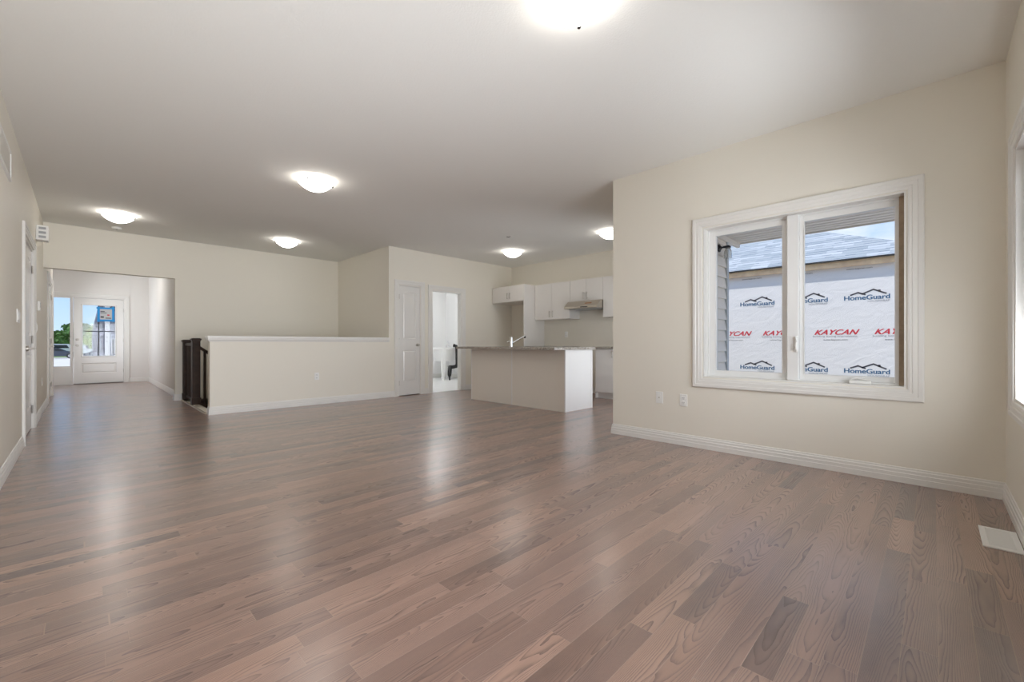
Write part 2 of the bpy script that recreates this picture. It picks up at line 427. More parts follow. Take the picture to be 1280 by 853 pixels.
def part(name, bm, mat, parent, label=None, smooth=False, world=True):
    """mesh given in world coordinates, parented to a thing placed at its base"""
    if world:
        mat_inv = world_matrix(parent).inverted()
        bmesh.ops.transform(bm, matrix=mat_inv, verts=bm.verts)
    o = link(name, bm, mat, parent, smooth)
    if label: o['label'] = label
    return o
def world_matrix(o):
    M = o.matrix_basis.copy()
    while o.parent: o = o.parent; M = o.matrix_basis @ M
    return M
def copy_tree(o, parent=None):
    c = o.copy(); COL.objects.link(c)
    if parent is not None: c.parent = parent
    for ch in list(o.children): copy_tree(ch, c)
    return c

# ------------------------------------------------------------------ room constants
XL, XR, YN, YF, YK, XK, H = -0.40, 4.05, -0.32, 9.17, 7.00, 7.05, 2.74
YS = 2.47          # end of the window wall / south wall of the kitchen
FY = 14.40         # front door wall

# ------------------------------------------------------------------ floor and ceiling
wall('floor', 'z', 0.0, -0.12, -0.85, XK+.15, YN-.15, FY+.15,
     [(1.21, 3.90, YK+.12, YF), (1.35, XK+.15, YF+.12, FY+.15), (4.02, XK+.15, YK+.06, FY+.15), (XR+.16, XK+.15, YN-.15, YS-.13)], M_floor)
wall('floor_laundry', 'z', 0.0, -0.10, 4.40, 7.60, YK+.06, 10.25, [], M_tile)
wall('ceiling', 'z', H, H+.15, -0.85, 7.65, YN-.15, FY+.15, [(XR+.16, 7.65, YN-.15, YS-.13)], M_ceil)

# ------------------------------------------------------------------ walls
WIN = (0.135, 1.52, 0.66, 2.043)
NW = (1.90, 3.60, 0.66, 2.043)
PD = (-.10, 1.62, 0.0, 2.05)
D1 = (6.19, 7.37, 0.0, 2.045)
D2 = (10.20, 11.62, 0.0, 2.045)
wall('wall_left', 'x', XL, XL-.15, YN-.15, 11.90, 0, H, [D1, D2])
FW = (12.75, 13.85, .85, 2.15)
wall('wall_foyer_left', 'x', -.62, -.77, 11.90, FY, 0, H, [FW], mat=M_foyer)
wall('wall_foyer_return', 'y', 11.90, 11.80, -.77, XL-.15, 0, H, mat=M_foyer)
wall('wall_near', 'y', YN, YN-.15, XL, XR+.15, 0, H, [NW, PD])
wall('wall_right', 'x', XR, XR+.15, YN, YS, 0, H, [WIN])
wall('wall_far', 'y', YF, YF+.12, XL, 4.02, -2.6, H, [(-2, 1.11, -3, 2.08)])
wall('wall_stair', 'x', 3.90, 4.02, YK+.12, YF, -2.6, H)
wall('wall_kitchen_left', 'y', YK, YK+.12, 3.90, XK, 0, H, [(4.10, 4.566, 0, 2.06), (4.833, 5.575, 0, 2.03)])
wall('wall_kitchen_right', 'x', XK, XK+.15, YS-.12, YK+.13, 0, H)
wall('wall_kitchen_near', 'y', YS, YS-.12, XR+.15, XK, 0, H, [(4.60, 6.30, 0, 2.05)])
wall('wall_foyer_right', 'x', 1.20, 1.32, YF+.12, FY, 0, H, mat=M_foyer)
wall('wall_front', 'y', FY, FY+.15, -.85, 1.35, 0, H, [(-.50, -.185, 0, 2.08), (-.152, .742, 0, 2.08)], mat=M_foyer)
wall('wall_closet', 'y', YK+.7, YK+.75, 4.02, 4.70, 0, H)
M_laundry = principled('laundry_paint', (.83, .83, .83), .6)
wall('wall_laundry_left', 'x', 4.62, 4.70, YK+.12, 10.1, 0, H, mat=M_laundry)
wall('wall_laundry_right', 'x', 7.45, 7.60, YK+.12, 10.1, 0, H, mat=M_laundry)
wall('wall_laundry_near', 'y', YK+.12, YK+.13, XK+.151, 7.60, 0, H, mat=M_laundry)
wall('wall_laundry_far', 'y', 10.1, 10.25, 4.62, 7.60, 0, H, mat=M_laundry)
# stairwell half wall, with its cap and a moulding under the cap
wall('wall_half', 'y', YK, YK+.12, 1.22, 3.90, -.12, 1.03)
wall('wall_stair_lower', 'x', 1.22, 1.33, YK+.12, YF, -2.6, -.02)
wall('wall_stair_side', 'y', YK+.02, YK+.119, 1.22, 3.90, -2.6, -.12)
wall('floor_basement', 'z', -2.6, -2.7, 1.2, 4.0, YK, YF, [], M_concrete)
bm = bmesh.new()
box(bm, 1.190, 3.915, YK-.030, YK+.150, 1.045, 1.080, .006)
sweep(bm, [(3.9, YK, 1.0), (1.22, YK, 1.0), (1.22, YK+.12, 1.0)], [(0, 0), (.010, 0), (.012, .012), (.022, .025), (.024, .045), (0, .045)], (0, 0, 1))
struct('trim_half_wall_cap', bm, M_trim)

# baseboards: profile (offset from wall, height)
BB = [(0, 0), (.016, 0), (.016, .040), (.0135, .043), (.0135, .066), (.010, .070), (.010, .088), (.006, .093), (.005, .105), (0, .107)]
def baseboard(name, *paths):
    bm = bmesh.new()
    for p in paths: sweep(bm, [(x, y, 0) for x, y in p], BB, (0, 0, 1))
    return struct(name, bm, M_trim)
# room interior must lie to the left of travel
baseboard('baseboard_left', [(XL, D1[0]-.085), (XL, YN), (XR, YN), (XR, YS-.001)][:2], [(XL, D2[0]-.085), (XL, D1[1]+.085)])
baseboard('baseboard_near', [(XL, YN), (-.19, YN)], [(1.71, YN), (XR, YN)])
baseboard('baseboard_right', [(XR, YN), (XR, YS), (XR+.15, YS), (4.52, YS)])
baseboard('baseboard_half_wall', [(4.022, YK), (1.22, YK), (1.22, YK+.115)])
baseboard('baseboard_far', [(1.205, YF), (1.11, YF), (1.11, YF+.12), (1.20, YF+.12), (1.20, FY), (.84, FY)])
baseboard('baseboard_pantry', [(4.752, YK), (4.651, YK)], [(6.40, YK), (5.661, YK)], [(XK, 4.34), (XK, 5.02)])
baseboard('baseboard_laundry', [(7.45, YK+.13), (7.45, 10.1), (4.70, 10.1), (4.70, YK+.13)])

# casing profile: a = outward width, b = projection
CS = [(0, 0), (0, .011), (.010, .014), (.022, .014), (.026, .018), (.052, .018), (.056, .022), (.078, .022), (.085, .017), (.085, 0)]
def casing(name, axis, c, sgn, u0, u1, z0, z1, parent=None, closed=False, rev=.006):
    """frame around the hole u0..u1, z0..z1 on the wall face axis=c whose room side is in direction sgn"""
    u0 -= rev; u1 += rev; z1 += rev
    pt = lambda u, z: (c, u, z) if axis == 'x' else (u, c, z)
    n = (sgn, 0, 0) if axis == 'x' else (0, sgn, 0)
    path = [pt(u0, z0), pt(u0, z1), pt(u1, z1), pt(u1, z0)]
    if closed: path[0] = pt(u0, z0-rev); path[3] = pt(u1, z0-rev)
    # want "left of travel" = outward
    nn = Vector(n); d = (Vector(path[1])-Vector(path[0])).normalized(); l = nn.cross(d)
    out = Vector(path[0])-Vector(path[3])
    if l.dot(out) < 0: path = path[::-1]
    bm = bmesh.new(); sweep(bm, path, CS, n, closed)
    return struct(name, bm, M_trim, parent)
casing('trim_1', 'x', XR, -1, *WIN, closed=True)
casing('trim_2', 'y', YN, 1, *NW, closed=True)
casing('trim_14', 'y', YN, 1, *PD)
casing('trim_16', 'x', -.62, 1, *FW, closed=True)
casing('trim_3', 'x', XL, 1, *D1)
casing('trim_4', 'x', XL, 1, *D2)
casing('trim_5', 'y', YK, -1, 4.10, 4.566, 0, 2.06)
casing('trim_6', 'y', YK, -1, 4.833, 5.575, 0, 2.03)
casing('trim_7', 'y', FY, -1, -.50, .742, 0, 2.08)
casing('trim_8', 'y', YK+.12, 1, 4.833, 5.575, 0, 2.03)
# jamb linings
struct('trim_9', FR('x', XR-.002, XR+.148, *WIN, .012, .012, .012, .012), M_trim)
struct('trim_10', FR('y', YN-.148, YN+.002, *NW, .012, .012, .012, .012), M_trim)
struct('trim_11', FR('y', YK-.001, YK+.121, 4.833, 5.575, 0.001, 2.03, .018, .018, 0, .018), M_trim)

# ------------------------------------------------------------------ window in the right wall
wn = thing('window_1', None, None, (XR+.10, .83, .66), kind='structure')
xf = XR+.085   # inner face of the vinyl frame
y0, y1, z0, z1 = WIN[0]+.012, WIN[1]-.012, WIN[2]+.012, WIN[3]-.012
part('window_frame', FR('x', xf, xf+.06, y0, y1, z0, z1, .022, .014, .012, .012, .002), M_vinyl, wn)
part('mullion', B((xf-.035, xf+.065, .782, .862, z0+.0005, z1-.0005), bev=.005), M_vinyl, wn)
def sash(ya, yb, za, zb, w, inset, wr=None):
    wr = wr or w; xx = xf+inset
    return FR('x', xx, xx+.043, ya, yb, za, zb, wr, w, .042, .048, .003)
part('sash', sash(.8625, y1-.014, z0+.012, z1-.012, .050, .012, .042), M_vinyl, wn)
part('glazing_bead', B((xf+.018, xf+.05, .905, .909, .72, 1.975), (xf+.018, xf+.05, 1.437, 1.443, .72, 1.975)), M_vinyl, wn)
part('sash', sash(y0+.022, .7815, z0+.012, z1-.012, .030, .012, .032), M_vinyl, wn)
part('jamb_strip', B((xf-.004, xf+.01, y0+.001, y0+.030, z0+.001, z1-.001)), M_tan, wn, 'tan strip along the right jamb')  # tan strip beside the right sash
part('glass_stop', B((xf+.006, xf+.012, .748, .753, .72, 1.97)), M_trim, wn)
part('pane', B((xf+.034, xf+.038, .90, 1.450, .71, 1.985)), M_glass, wn, 'clear fixed pane')
part('pane', B((xf+.034, xf+.038, .19, .752, .71, 1.985)), M_glass, wn, 'clear pane of the opening sash')
# sash lock on the mullion and fold-down crank on the sill of the right sash
bm = bmesh.new(); box(bm, xf-.047, xf-.034, .781, .806, .905, 1.035, .006)
tube(bm, [(xf-.046, .793, .99), (xf-.062, .793, 1.005), (xf-.066, .793, 1.02), (xf-.058, .793, 1.032)], [.006, .007, .006, .004], 8)
tube(bm, [(xf-.046, .793, .985), (xf-.060, .793, .96), (xf-.058, .793, .925), (xf-.048, .793, .915)], [.006, .008, .007, .004], 8)
part('sash_lock', bm, M_plate, wn, smooth=True)
bm = bmesh.new()
box(bm, xf-.055, xf+.012, .325, .455, .672, .698, .009)
tube(bm, [(xf-.030, .345, .702), (xf-.032, .375, .709), (xf-.034, .41, .716), (xf-.034, .44, .706)], [.009, .007, .006, .009], 8)
part('crank_handle', bm, M_plate, wn, smooth=True)

# window in the near wall (only its edge is seen)
wn2 = thing('window_2', None, None, (2.75, YN-.10, .66), kind='structure')
yf = YN-.085
part('window_frame', FR('y', yf-.06, yf, NW[0]+.012, NW[1]-.012, NW[2]+.012, NW[3]-.012, .038, .038, .038, .038, .002), M_vinyl, wn2)
part('mullion', B((2.71, 2.79, yf-.06, yf+.03, NW[2]+.012, NW[3]-.012), bev=.004), M_vinyl, wn2)
for a, b in ((NW[0]+.05, 2.71), (2.79, NW[1]-.05)):
    part('sash', FR('y', yf-.05, yf-.008, a+.001, b-.001, .711, 1.992, .045, .045, .045, .045, .003), M_vinyl, wn2)
    part('pane', B((a+.04, b-.04, yf-.034, yf-.030, .75, 1.95)), M_glass, wn2)

wn4 = thing('window_added', None, None, (-.70, 13.3, .85), kind='structure')  # foyer side window added out of view to brighten the foyer
part('window_frame', FR('x', -.75, -.66, FW[0]+.001, FW[1]-.001, FW[2]+.001, FW[3]-.001, .05, .05, .05, .05), M_vinyl, wn4)
part('pane', B((-.71, -.705, FW[0]+.045, FW[1]-.045, FW[2]+.045, FW[3]-.045)), M_glass, wn4)
# unseen sliding patio door beside the camera, added to let fill light in
pdn = thing('door_added', None, None, (.76, YN-.08, 0), kind='structure')
part('door_frame', FR('y', YN-.145, YN-.005, PD[0]+.001, PD[1]-.001, .001, 2.049, .04, .04, .03, .04), M_vinyl, pdn)
for a, b, k in ((PD[0]+.04, .79, .03), (.73, PD[1]-.04, .08)):
    part('sliding_panel', FR('y', YN-k-.035, YN-k, a+.001, b-.001, .032, 2.008, .06, .06, .09, .06), M_vinyl, pdn)
    part('pane', B((a+.055, b-.055, YN-k-.02, YN-k-.016, .11, 1.96)), M_glass, pdn)

# kitchen patio door (in the wall behind the window wall, out of the photo's sight)
pdn = thing('door_6', None, None, (5.45, YS-.06, 0), kind='structure')
part('door_frame', FR('y', YS-.118, YS-.002, 4.601, 6.299, .001, 2.049, .04, .04, .03, .04), M_vinyl, pdn)
for a, b, k in ((4.64, 5.48, .02), (5.42, 6.26, .06)):
    part('sliding_panel', FR('y', YS-k-.035, YS-k, a+.001, b-.001, .032, 2.008, .06, .06, .09, .06), M_vinyl, pdn)
    part('pane', B((a+.055, b-.055, YS-k-.02, YS-k-.016, .11, 1.96)), M_glass, pdn)

# ------------------------------------------------------------------ doors
def panel_slab(bm, u0, u1, z0, z1, panels, mp, thick=.035):
    """slab with moulded panels on its room face; mp(u, z, d) -> point, d = depth behind the face"""
    us = sorted({u0, u1, *[p[0] for p in panels], *[p[1] for p in panels]}); zs = sorted({z0, z1, *[p[2] for p in panels], *[p[3] for p in panels]})
    def q(pts): bm.faces.new([bm.verts.new(mp(*p)) for p in pts])
    def rect(a, b, c, d, e): return [(a, c, e), (b, c, e), (b, d, e), (a, d, e)]
    for i in range(len(us)-1):
        for j in range(len(zs)-1):
            uc, zc = (us[i]+us[i+1])/2, (zs[j]+zs[j+1])/2
            if any(p[0] < uc < p[1] and p[2] < zc < p[3] for p in panels): continue
            q(rect(us[i], us[i+1], zs[j], zs[j+1], 0))
    for a, b, c, d in panels:
        lv = [(0, 0), (.008, .009), (.020, .010), (.034, .003), (.036, .002)]
        rr = [rect(a+i, b-i, c+i, d-i, e) for i, e in lv]
        for r0, r1 in zip(rr, rr[1:]):
            for k in range(4): q([r0[k], r0[(k+1) % 4], r1[(k+1) % 4], r1[k]])
        q(rr[-1])
    f, k = rect(u0, u1, z0, z1, 0), rect(u0, u1, z0, z1, thick)
    q(k)
    for i in range(4): q([f[i], f[(i+1) % 4], k[(i+1) % 4], k[i]])
    bmesh.ops.remove_doubles(bm, verts=bm.verts, dist=1e-6)
def hinge(door, c):  # c: centre of the knuckle
    bm = bmesh.new(); tube(bm, [(c[0], c[1], c[2]-.045), (c[0], c[1], c[2]+.045)], .007, 8)
    part('hinge', bm, M_nickel, door, 'satin nickel hinge', smooth=True)
def lever(parent, c, axis, sgn, u):   # c on the slab face; lever points along +-u
    bm = bmesh.new()
    n = Vector((sgn, 0, 0)) if axis == 'x' else Vector((0, sgn, 0)); t = Vector((0, u, 0)) if axis == 'x' else Vector((u, 0, 0)); c = Vector(c)
    tube(bm, [c, c+n*.012], .030, 20); tube(bm, [c+n*.012, c+n*.055], .011, 12)
    tube(bm, [c+n*.052-t*.012, c+n*.055+t*.05, c+n*.050+t*.115], [.010, .009, .007], 10)
    return part('lever_handle', bm, M_nickel, parent, 'satin nickel lever', smooth=True)
def knob(parent, c, name='knob', r=.026, axis='y', sgn=-1, mat=None):
    bm = bmesh.new(); k = sgn
    lathe(bm, [(.030, 0), (.030, k*.008), (.012, k*.012), (.011, k*.034), (r*.8, k*.040), (r, k*.052), (r*.8, k*.064), (0.0, k*.067)], c, axis, 20)
    return part(name, bm, mat or M_nickel, parent, smooth=True)
def double_door(name, D):
    d = thing(name, None, None, (XL-.03, (D[0]+D[1])/2, 0), kind='structure')
    part('door_jamb', FR('x', XL-.149, XL-.001, D[0]+.0005, D[1]-.0005, .001, D[3]-.0005, .016, .016, 0, .016), M_trim, d)
    mid = (D[0]+D[1])/2; lv = []
    for a, b in ((D[0]+.018, mid-.002), (mid+.002, D[1]-.018)):
        bm = bmesh.new()
        panel_slab(bm, a, b, .015, D[3]-.02, [(a+.10, b-.10, .25, .86), (a+.10, b-.10, 1.06, 1.91)], lambda u, z, e: (XL-.012-e, u, z))
        lv.append(part('leaf', bm, M_door, d))
    for z in (.22, 1.02, 1.82):
        hinge(d, (XL-.004, D[0]+.019, z)); hinge(d, (XL-.004, D[1]-.019, z))
    lever(d, (XL-.012, mid-.06, .92), 'x', 1, -1); lever(d, (XL-.012, mid+.06, .92), 'x', 1, 1)
double_door('door_1', D1); double_door('door_2', D2)
# pantry door
d3 = thing('door_3', None, None, (4.333, YK+.02, 0), kind='structure')
part('door_jamb', FR('y', YK+.001, YK+.119, 4.1005, 4.5655, .001, 2.0595, .014, .014, 0, .014), M_trim, d3)
bm = bmesh.new(); panel_slab(bm, 4.116, 4.550, .015, 2.043, [(4.19, 4.476, .26, .85), (4.19, 4.476, 1.06, 1.93)], lambda u, z, e: (u, YK+.008+e, z))
part('leaf', bm, M_door, d3)
for z in (.24, 1.03, 1.84): hinge(d3, (4.113, YK+.002, z))
knob(d3, (4.500, YK+.008, .945))

# front door with half glass
d4 = thing('door_4', None, None, (.295, FY+.04, 0), kind='structure')
part('door_frame', FR('y', FY+.001, FY+.12, -.1845, .7415, .001, 2.0795, .033, .014, 0, .014), M_trim, d4)
fd0, fd1 = -.147, .724
bm = bmesh.new()
g = (-.002, .580, .665, 1.90)
mpf = lambda u, z, e: (u, FY+.03+e, z)
panel_slab(bm, fd0, fd1, .02, .635, [(fd0+.13, fd1-.13, .26, .50)], mpf, .045)
for b in ((fd0, g[0], FY+.03, FY+.075, .635, 2.06), (g[1], fd1, FY+.03, FY+.075, .635, 2.06), (g[0], g[1], FY+.03, FY+.075, 1.90, 2.06), (g[0], g[1], FY+.03, FY+.075, .635, .665)): box(bm, *b)
part('leaf', bm, M_door, d4)
bm = bmesh.new(); sweep(bm, [(g[0], FY+.03, g[2]), (g[1], FY+.03, g[2]), (g[1], FY+.03, g[3]), (g[0], FY+.03, g[3])], [(-.02, 0), (-.02, .004), (-.012, .012), (0, .012), (.008, .006), (.008, 0)], (0, -1, 0), True)
part('glass_frame', bm, M_door, d4)
part('pane', B((g[0], g[1], FY+.050, FY+.054, g[2], g[3])), M_glass, d4)
part('muntin', B((.267, .289, FY+.044, FY+.049, g[2], g[3]), (g[0], g[1], FY+.043, FY+.048, 1.258, 1.278)), M_black, d4, 'black glazing bars')
knob(d4, (-.085, FY+.03, .925)); knob(d4, (-.085, FY+.03, 1.065), 'deadbolt', .022)
for z in (.30, 1.05, 1.80): hinge(d4, (.727, FY+.024, z))
part('threshold', B((fd0, fd1, FY-.02, FY+.13, 0, .015)), principled('bronze_threshold', (.10, .08, .06), .4, .6), d4)
# sidelight
w3 = thing('window_3', None, None, (-.345, FY+.05, 0), kind='structure')
part('window_frame', B((-.499, -.478, FY+.01, FY+.10, .001, 2.079), (-.205, -.186, FY+.01, FY+.10, .001, 2.079), (-.478, -.205, FY+.01, FY+.10, 2.045, 2.079), (-.478, -.205, FY+.01, FY+.10, .36, .44), (-.478, -.205, FY+.03, FY+.08, .001, .36)), M_door, w3)
part('pane', B((-.478, -.205, FY+.05, FY+.054, .44, 2.045)), M_glass, w3)
# notice taped onto the door glass with blue tape: a plain sheet with generic marks
nt_ = thing('notice_sheet', 'small grey notice sheet held by blue painter\'s tape on the front door glass', 'notice', (.408, FY+.028, 1.53))
part('paper', B((.285, .531, FY+.0265, FY+.028, 1.545, 1.838)), M_paper, nt_)
part('tape', B((.255, .30, FY+.024, FY+.0262, 1.50, 1.87), (.515, .555, FY+.024, FY+.0262, 1.51, 1.88), (.24, .565, FY+.0235, FY+.0258, 1.815, 1.855), (.25, .57, FY+.0235, FY+.0258, 1.515, 1.56)), M_tape, nt_, 'bright blue masking tape strips')
for q in ((.31, .385, 1.745, 1.765), (.31, .42, 1.715, 1.730), (.31, .37, 1.60, 1.64), (.40, .50, 1.585, 1.605)): part('drawing', B((q[0], q[1], FY+.0258, FY+.0264, q[2], q[3])), M_char, nt_)
part('drawing', B((.43, .47, FY+.0258, FY+.0264, 1.655, 1.685)), M_red, nt_, 'small red mark on the notice')

# ------------------------------------------------------------------ wall fittings
PL = 0.035
def plate(name, label, cat, c, axis, sgn, kind='outlet', w=.072, h=.115, group=None):
    n = Vector((sgn, 0, 0)) if axis == 'x' else Vector((0, sgn, 0)); c = Vector(c)
    t = thing(name, label, cat, c, group)
    def bx(bm, ua, ub, za, zb, d0, d1, bev=0):
        if axis == 'x': box(bm, c.x+sgn*d0, c.x+sgn*d1, c.y+ua, c.y+ub, c.z+za, c.z+zb, bev)
        else: box(bm, c.x+ua, c.x+ub, c.y+sgn*d0, c.y+sgn*d1, c.z+za, c.z+zb, bev)
    bm = bmesh.new(); bx(bm, -w/2, w/2, -h/2, h/2, 0.0005, .006, .0025); part('cover_plate', bm, M_plate, t)
    if kind == 'outlet':
        for z in (.022, -.022):
            bm = bmesh.new(); bx(bm, -.017, .017, z-.014, z+.014, .006, .009, .002); r = part('receptacle', bm, M_plate, t)
            bm = bmesh.new(); bx(bm, -.009, -.006, z-.004, z+.007, .009, .0094); bx(bm, .006, .009, z-.004, z+.007, .009, .0094); bx(bm, -.002, .002, z-.011, z-.007, .009, .0094)
            part('slot', bm, M_slot, r)
    elif kind == 'jack':
        bm = bmesh.new(); bx(bm, -.017, .017, -.034, .034, .006, .0085, .002); part('insert', bm, M_plate, t)
        bm = bmesh.new(); bx(bm, -.006, .006, -.006, .006, .0085, .0125, .002); part('jack', bm, M_nickel, t)
    else:
        k = int(kind[-1])
        for i in range(k):
            u = (i-(k-1)/2)*.046
            bm = bmesh.new(); bx(bm, u-.017, u+.017, -.034, .034, .006, .011, .003); part('rocker', bm, M_plate, t)
    return t
plate('wall_jack', 'white cable plate low on the window wall, farther from the window', 'wall plate', (XR, 1.941, .437), 'x', -1, 'jack')
plate('wall_outlet', 'white power outlet on the window wall beside the window corner', 'outlet', (XR, 1.70, .431), 'x', -1)
plate('wall_outlet', 'white power outlet in the middle of the stair half wall', 'outlet', (2.633, YK, .45), 'y', -1)
plate('wall_outlet', 'white power outlet on the right wall of the foyer', 'outlet', (1.20, 11.94, .41), 'x', -1)
plate('wall_outlet', 'white power outlet between the two double doors on the left wall', 'outlet', (XL, 8.83, .44), 'x', 1)
plate('wall_outlet', 'cream power outlet above the kitchen counter left of the range hood', 'outlet', (XK, 5.40, 1.16), 'x', -1)
plate('light_switch', 'wide white switch plate just before the double doors on the left wall', 'light switch', (XL, 5.71, 1.215), 'x', 1, 'rocker4', w=.21)
plate('light_switch', 'small white switch plate below the thermostat on the left wall', 'light switch', (XL, 7.85, 1.17), 'x', 1, 'rocker1')

tb = thing('thermostat', 'small grey thermostat beside the double doors on the left wall', 'thermostat', (XL, 8.05, 1.45))
part('housing', B((XL+.001, XL+.024, 8.00, 8.11, 1.39, 1.51), bev=.005), M_plate, tb)
part('display', B((XL+.024, XL+.026, 8.02, 8.09, 1.43, 1.49)), M_grille, tb)
ch = thing('door_chime', 'white vented chime box high on the left wall past the double doors', 'door chime', (XL, 7.82, 2.25))
part('box', B((XL+.001, XL+.105, 7.74, 7.90, 2.24, 2.42), bev=.006), M_plate, ch)
part('vent_slot', B(*[(XL+.025, XL+.085, 7.737, 7.741, z, z+.028) for z in (2.265, 2.318, 2.371)]), M_grille, ch, 'grey vent openings')

vt = thing('return_vent', 'white louvred return air grille high on the left wall near the camera', 'vent', (XL, 4.78, 2.23))
bm = bmesh.new(); sweep(bm, [(XL, 4.45, 2.255), (XL, 5.075, 2.255), (XL, 5.075, 2.44), (XL, 4.45, 2.44)], [(0, .004), (0, .012), (-.022, .012), (-.026, .0), (0, 0)], (1, 0, 0), True)
part('frame', bm, M_plate, vt)
bm = bmesh.new()
for i in range(12):
    z = 2.262+i*.0152; prism(bm, [(XL+.001, 4.45, z), (XL+.009, 4.45, z-.006), (XL+.010, 4.45, z-.005), (XL+.001, 4.45, z+.002)], (0, .625, 0))
part('louvre_blades', bm, M_plate, vt)

fv = thing('floor_register', 'white floor register in the hardwood near the right corner', 'vent', (3.205, -.24, 0))
X0, X1, Y0, Y1 = 3.045, 3.365, -.300, -.168
part('frame', B((X0, X1, Y0, Y0+.022, .0005, .006), (X0, X1, Y1-.022, Y1, .0005, .006), (X0, X0+.028, Y0+.022, Y1-.022, .0005, .006), (X1-.028, X1, Y0+.022, Y1-.022, .0005, .006), bev=.001), M_plate, fv)
bm = bmesh.new()
for i in range(22):
    xx = X0+.032+i*.0122; box(bm, xx, xx+.0075, Y0+.02, Y1-.02, .001, .0045)
part('louvre_blades', bm, M_plate, fv)
part('damper', B((X0+.02, X1-.02, Y0+.015, Y1-.015, .0002, .0008)), principled('pale_damper', (.55, .56, .57), .5), fv)

# ------------------------------------------------------------------ ceiling lights
def dome_light(loc, label, rz, mat=None):
    t = thing('ceiling_light', label, 'ceiling light', (loc[0], loc[1], H), 'flush mount dome lights')
    bm = bmesh.new(); lathe(bm, [(0.0, -.0005), (.150, -.0005), (.152, -.006), (.148, -.022), (.0, -.022)], (0, 0, 0), 'z', 32)
    link('canopy', bm, M_fix, t, True)
    R = .168; prof = [(R-.004, -.036), (R, -.038), (R, -.042)]
    for k in range(1, 11):
        r_ = (R-.006)*(1-k/10); prof.append((r_, -.044-.080*(1-(r_/R)**2)**.95))
    inner = [(max(r-.004, 0), z+.004) for r, z in prof[::-1]]
    bm = bmesh.new(); lathe(bm, prof+inner[:-2], (0, 0, 0), 'z', 40)
    link('glass_dome', bm, mat or M_dome, t, True)
    for k in range(3):
        a = rz+k*2*PI/3; cx, cy = math.cos(a)*(R-.006), math.sin(a)*(R-.006)
        bm = bmesh.new(); tube(bm, [(cx*.85, cy*.85, -.020), (cx, cy, -.030), (cx*1.05, cy*1.05, -.044), (cx*1.03, cy*1.03, -.056)], [.003, .005, .010, .010], 8)
        link('clip', bm, M_clip, t, True)
    return t
for x, y, lab, rz in ((1.740, 1.290, 'big lit dome ceiling light nearest the camera at the top edge', .45),
                      (1.771, 4.738, 'lit dome ceiling light in the middle of the living room ceiling', 3.9),
                      (.345, 7.887, 'lit dome ceiling light near the foyer opening with the smoke alarm behind it', 3.9),
                      (2.463, 7.866, 'lit dome ceiling light above the stairwell', .9),
                      (5.79, 5.715, 'lit dome ceiling light above the kitchen island', 2.2),
                      (5.845, 3.612, 'lit dome ceiling light half hidden by the end of the window wall', 2.4),
                      ):
    dome_light((x, y), lab, rz)
dome_light((.40, 11.9), 'added dome ceiling light hidden in the foyer', .3, principled('added_foyer_dome_glass', (.9, .88, .84), .25, emit=((1, .97, .93), 30)))  # unseen lamp added to brighten the foyer
dome_light((6.1, 8.7), 'added dome ceiling light hidden in the laundry room', .3, principled('added_laundry_dome_glass', (.9, .88, .84), .25, emit=((.96, .98, 1), 70)))  # unseen lamp added to brighten the laundry room
sm = thing('smoke_alarm', 'small white smoke alarm on the ceiling behind the foyer end light', 'smoke alarm', (.367, 8.82, H))
bm = bmesh.new(); lathe(bm, [(0, -.0005), (.062, -.0005), (.062, -.014), (.052, -.030), (.030, -.036), (0, -.036)], (0, 0, 0), 'z', 28); link('housing', bm, M_plate, sm, True)
bm = bmesh.new(); lathe(bm, [(.0, -.036), (.010, -.036), (.009, -.040), (0, -.040)], (0, 0, 0), 'z', 12); link('test_button', bm, M_grille, sm, True)
hk = thing('ceiling_hook', 'tiny dark hook plate on the ceiling above the kitchen island', 'hook', (4.95, 4.941, H))
bm = bmesh.new(); lathe(bm, [(0, -.0005), (.045, -.0005), (.040, -.006), (0, -.007)], (0, 0, 0), 'z', 20); link('plate', bm, M_fix, hk, True)
bm = bmesh.new(); tube(bm, [(0, 0, -.006), (-.015, .015, -.016), (-.045, .045, -.012)], .005, 8); link('hook', bm, M_clip, hk, True)

# ------------------------------------------------------------------ stairs and railing
st = thing('staircase', 'dark wooden stair steps going down behind the half wall', 'staircase', (1.33, 7.66, 0))
SY0, SY1 = YK+.121, 8.19
for i in range(11):
    x = 1.345+i*.235; z = -.19*(i+1)
    if x+.26 > 3.895: break
    s = part('step', B((x, x+.26, SY0+.02, SY1-.03, z-.03, z), bev=.004), M_dark if i else M_dark, st)
    part('riser', B((x-.002, x+.012, SY0+.02, SY1-.03, z, z+.16)), M_trim, s)
struct('trim_15', B((1.185, 1.215, SY0, YF-.001, .0005, .010), bev=.003), principled('light_nosing', (.60, .55, .47), .25))
part('stringer', B((1.345, 3.895, SY0+.001, SY0+.018, -2.5, -.02)), M_trim, st)
def newel(loc, label, h=1.0):
    t = thing('newel_post', label, 'newel post', (loc[0], loc[1], .012), 'newel posts of the stair railing')
    a = .052
    link('post', B((-a, a, -a, a, .0005, h-.02), bev=.004), M_dark, t)
    link('base_plinth', B((-a-.008, a+.008, -a-.008, a+.008, .0005, .11), bev=.003), M_dark, t)
    link('cap', B((-a-.014, a+.014, -a-.014, a+.014, h-.005, h+.018), (-a-.006, a+.006, -a-.006, a+.006, h-.02, h-.005), (-a, a, -a, a, h+.018, h+.026), bev=.003), M_dark, t)
newel((1.258, 8.262), 'dark wooden newel post nearer the half wall', 1.02)
newel((1.258, 9.105), 'dark wooden newel post against the far wall', 1.00)
gd = thing('guard_railing', 'dark level railing with square balusters between the two newel posts', 'railing', (1.258, 8.68, .012))
part('handrail', B((1.228, 1.288, 8.315, 9.052, .935, .985), bev=.012), M_dark, gd)
